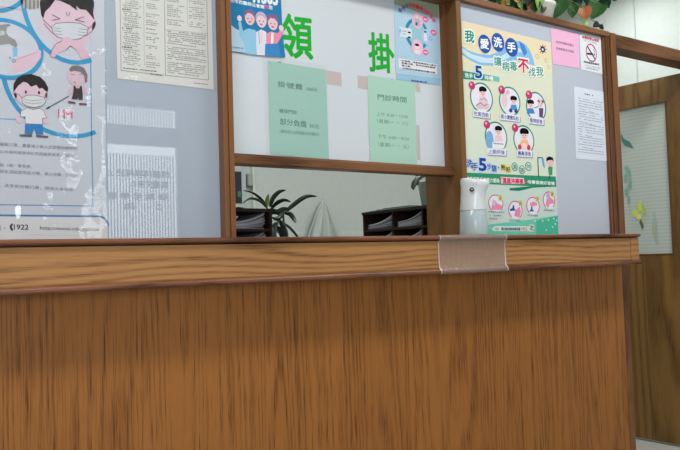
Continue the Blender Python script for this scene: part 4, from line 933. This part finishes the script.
s.poly([(528.6, 224.4), (533.8, 224.4), (534, 231.6), (528.8, 231.8)], (196, 214, 206), 6); s.line([(530, 226), (532.6, 226.6), (530, 228.8), (533, 230.4)], .7, (70, 90, 90), 7)
finish(s, 'hand_washing_poster', 'colourful hand washing poster with five oval pictures on the right pane', 'poster')

# --- pink note, no smoking sign, white sheet, right pane
s = Sheet(1.931); s.base([(550.6, 27.3), (578.6, 34.2), (579.4, 68.6), (552.8, 64)], mat((232, 178, 212), .6, .3, 'pink_paper'))
s.text('本診所僅提供看診', 555.6, 43, 573.6, 47, 2.6, (120, 84, 118), 2, 0); s.text('並無販售任何商品', 555.8, 49.4, 573.8, 53.2, 2.6, (120, 84, 118), 2, 0)
finish(s, 'pink_note', 'small pink paper note with two lines beside the no smoking sign', 'note')
s = Sheet(1.931); s.base([(579.3, 33.6), (601.9, 37.6), (602.6, 74.4), (581.2, 69.4)], mat((224, 228, 236), .45, .35, 'sign_paper'))
s.text('本場所禁止吸菸', 581.8, 38.3, 598.8, 42.3, 3, (196, 40, 70), 3, .03); s.text('No Smoking', 584, 41.2, 596.6, 44.4, 1.6, (110, 110, 130), 3)
s.ell(591.1, 52.9, 5.2, 8.7, (226, 228, 236), 2); s.poly([(586.8, 52.6), (593, 53.4), (593, 55.4), (586.8, 54.6)], (40, 40, 50), 3); s.poly([(593.4, 53.6), (595, 53.8), (595, 55.6), (593.4, 55.4)], (120, 120, 130), 3)
s.line([(594.6, 52.6), (593.4, 50), (594.8, 48), (592.6, 46.6)], .6, (130, 140, 150), 3)
s.ell(591.1, 52.9, 5.4, 8.9, (172, 28, 70), 4, 1.1); s.line([(587.4, 46.8), (594.8, 59.2)], 1.1, (110, 40, 70), 5)
s.text('違者處罰新臺幣', 583.6, 62.6, 599, 65.8, 2, (70, 70, 90), 3, .02); s.text('二千元以上一萬元以下罰鍰', 584, 65.6, 600, 69, 1.3, (110, 110, 130), 3); s.text('檢舉專線', 586, 68.4, 598, 71, 1.4, (110, 110, 130), 3)
finish(s, 'no_smoking_sign', 'white no smoking sign with a red ring at the top right of the right pane', 'sign')
s = Sheet(1.931); s.base([(573.8, 86.3), (604, 92), (606.6, 161.4), (575.8, 158.7)], mat((214, 222, 236), .6, .3, 'sheet_paper'))
s.print_(584.5, 94.4, 593, 96.2, 1.1, (80, 84, 110), 2, 3, .95, 1, 2.4)
for i in range(22): s.print_(578+(i % 3 == 1)*1.2, 98.4+2.55*i, 602.6+.06*i-(9 if i % 5 == 4 else 0), 98.4+2.55*i+5-(.09*i), .75, (158, 164, 186), 2, 40+i, .92, 1, 4)
finish(s, 'printed_sheet', 'white typed paper sheet pasted below the no smoking sign', 'notice')
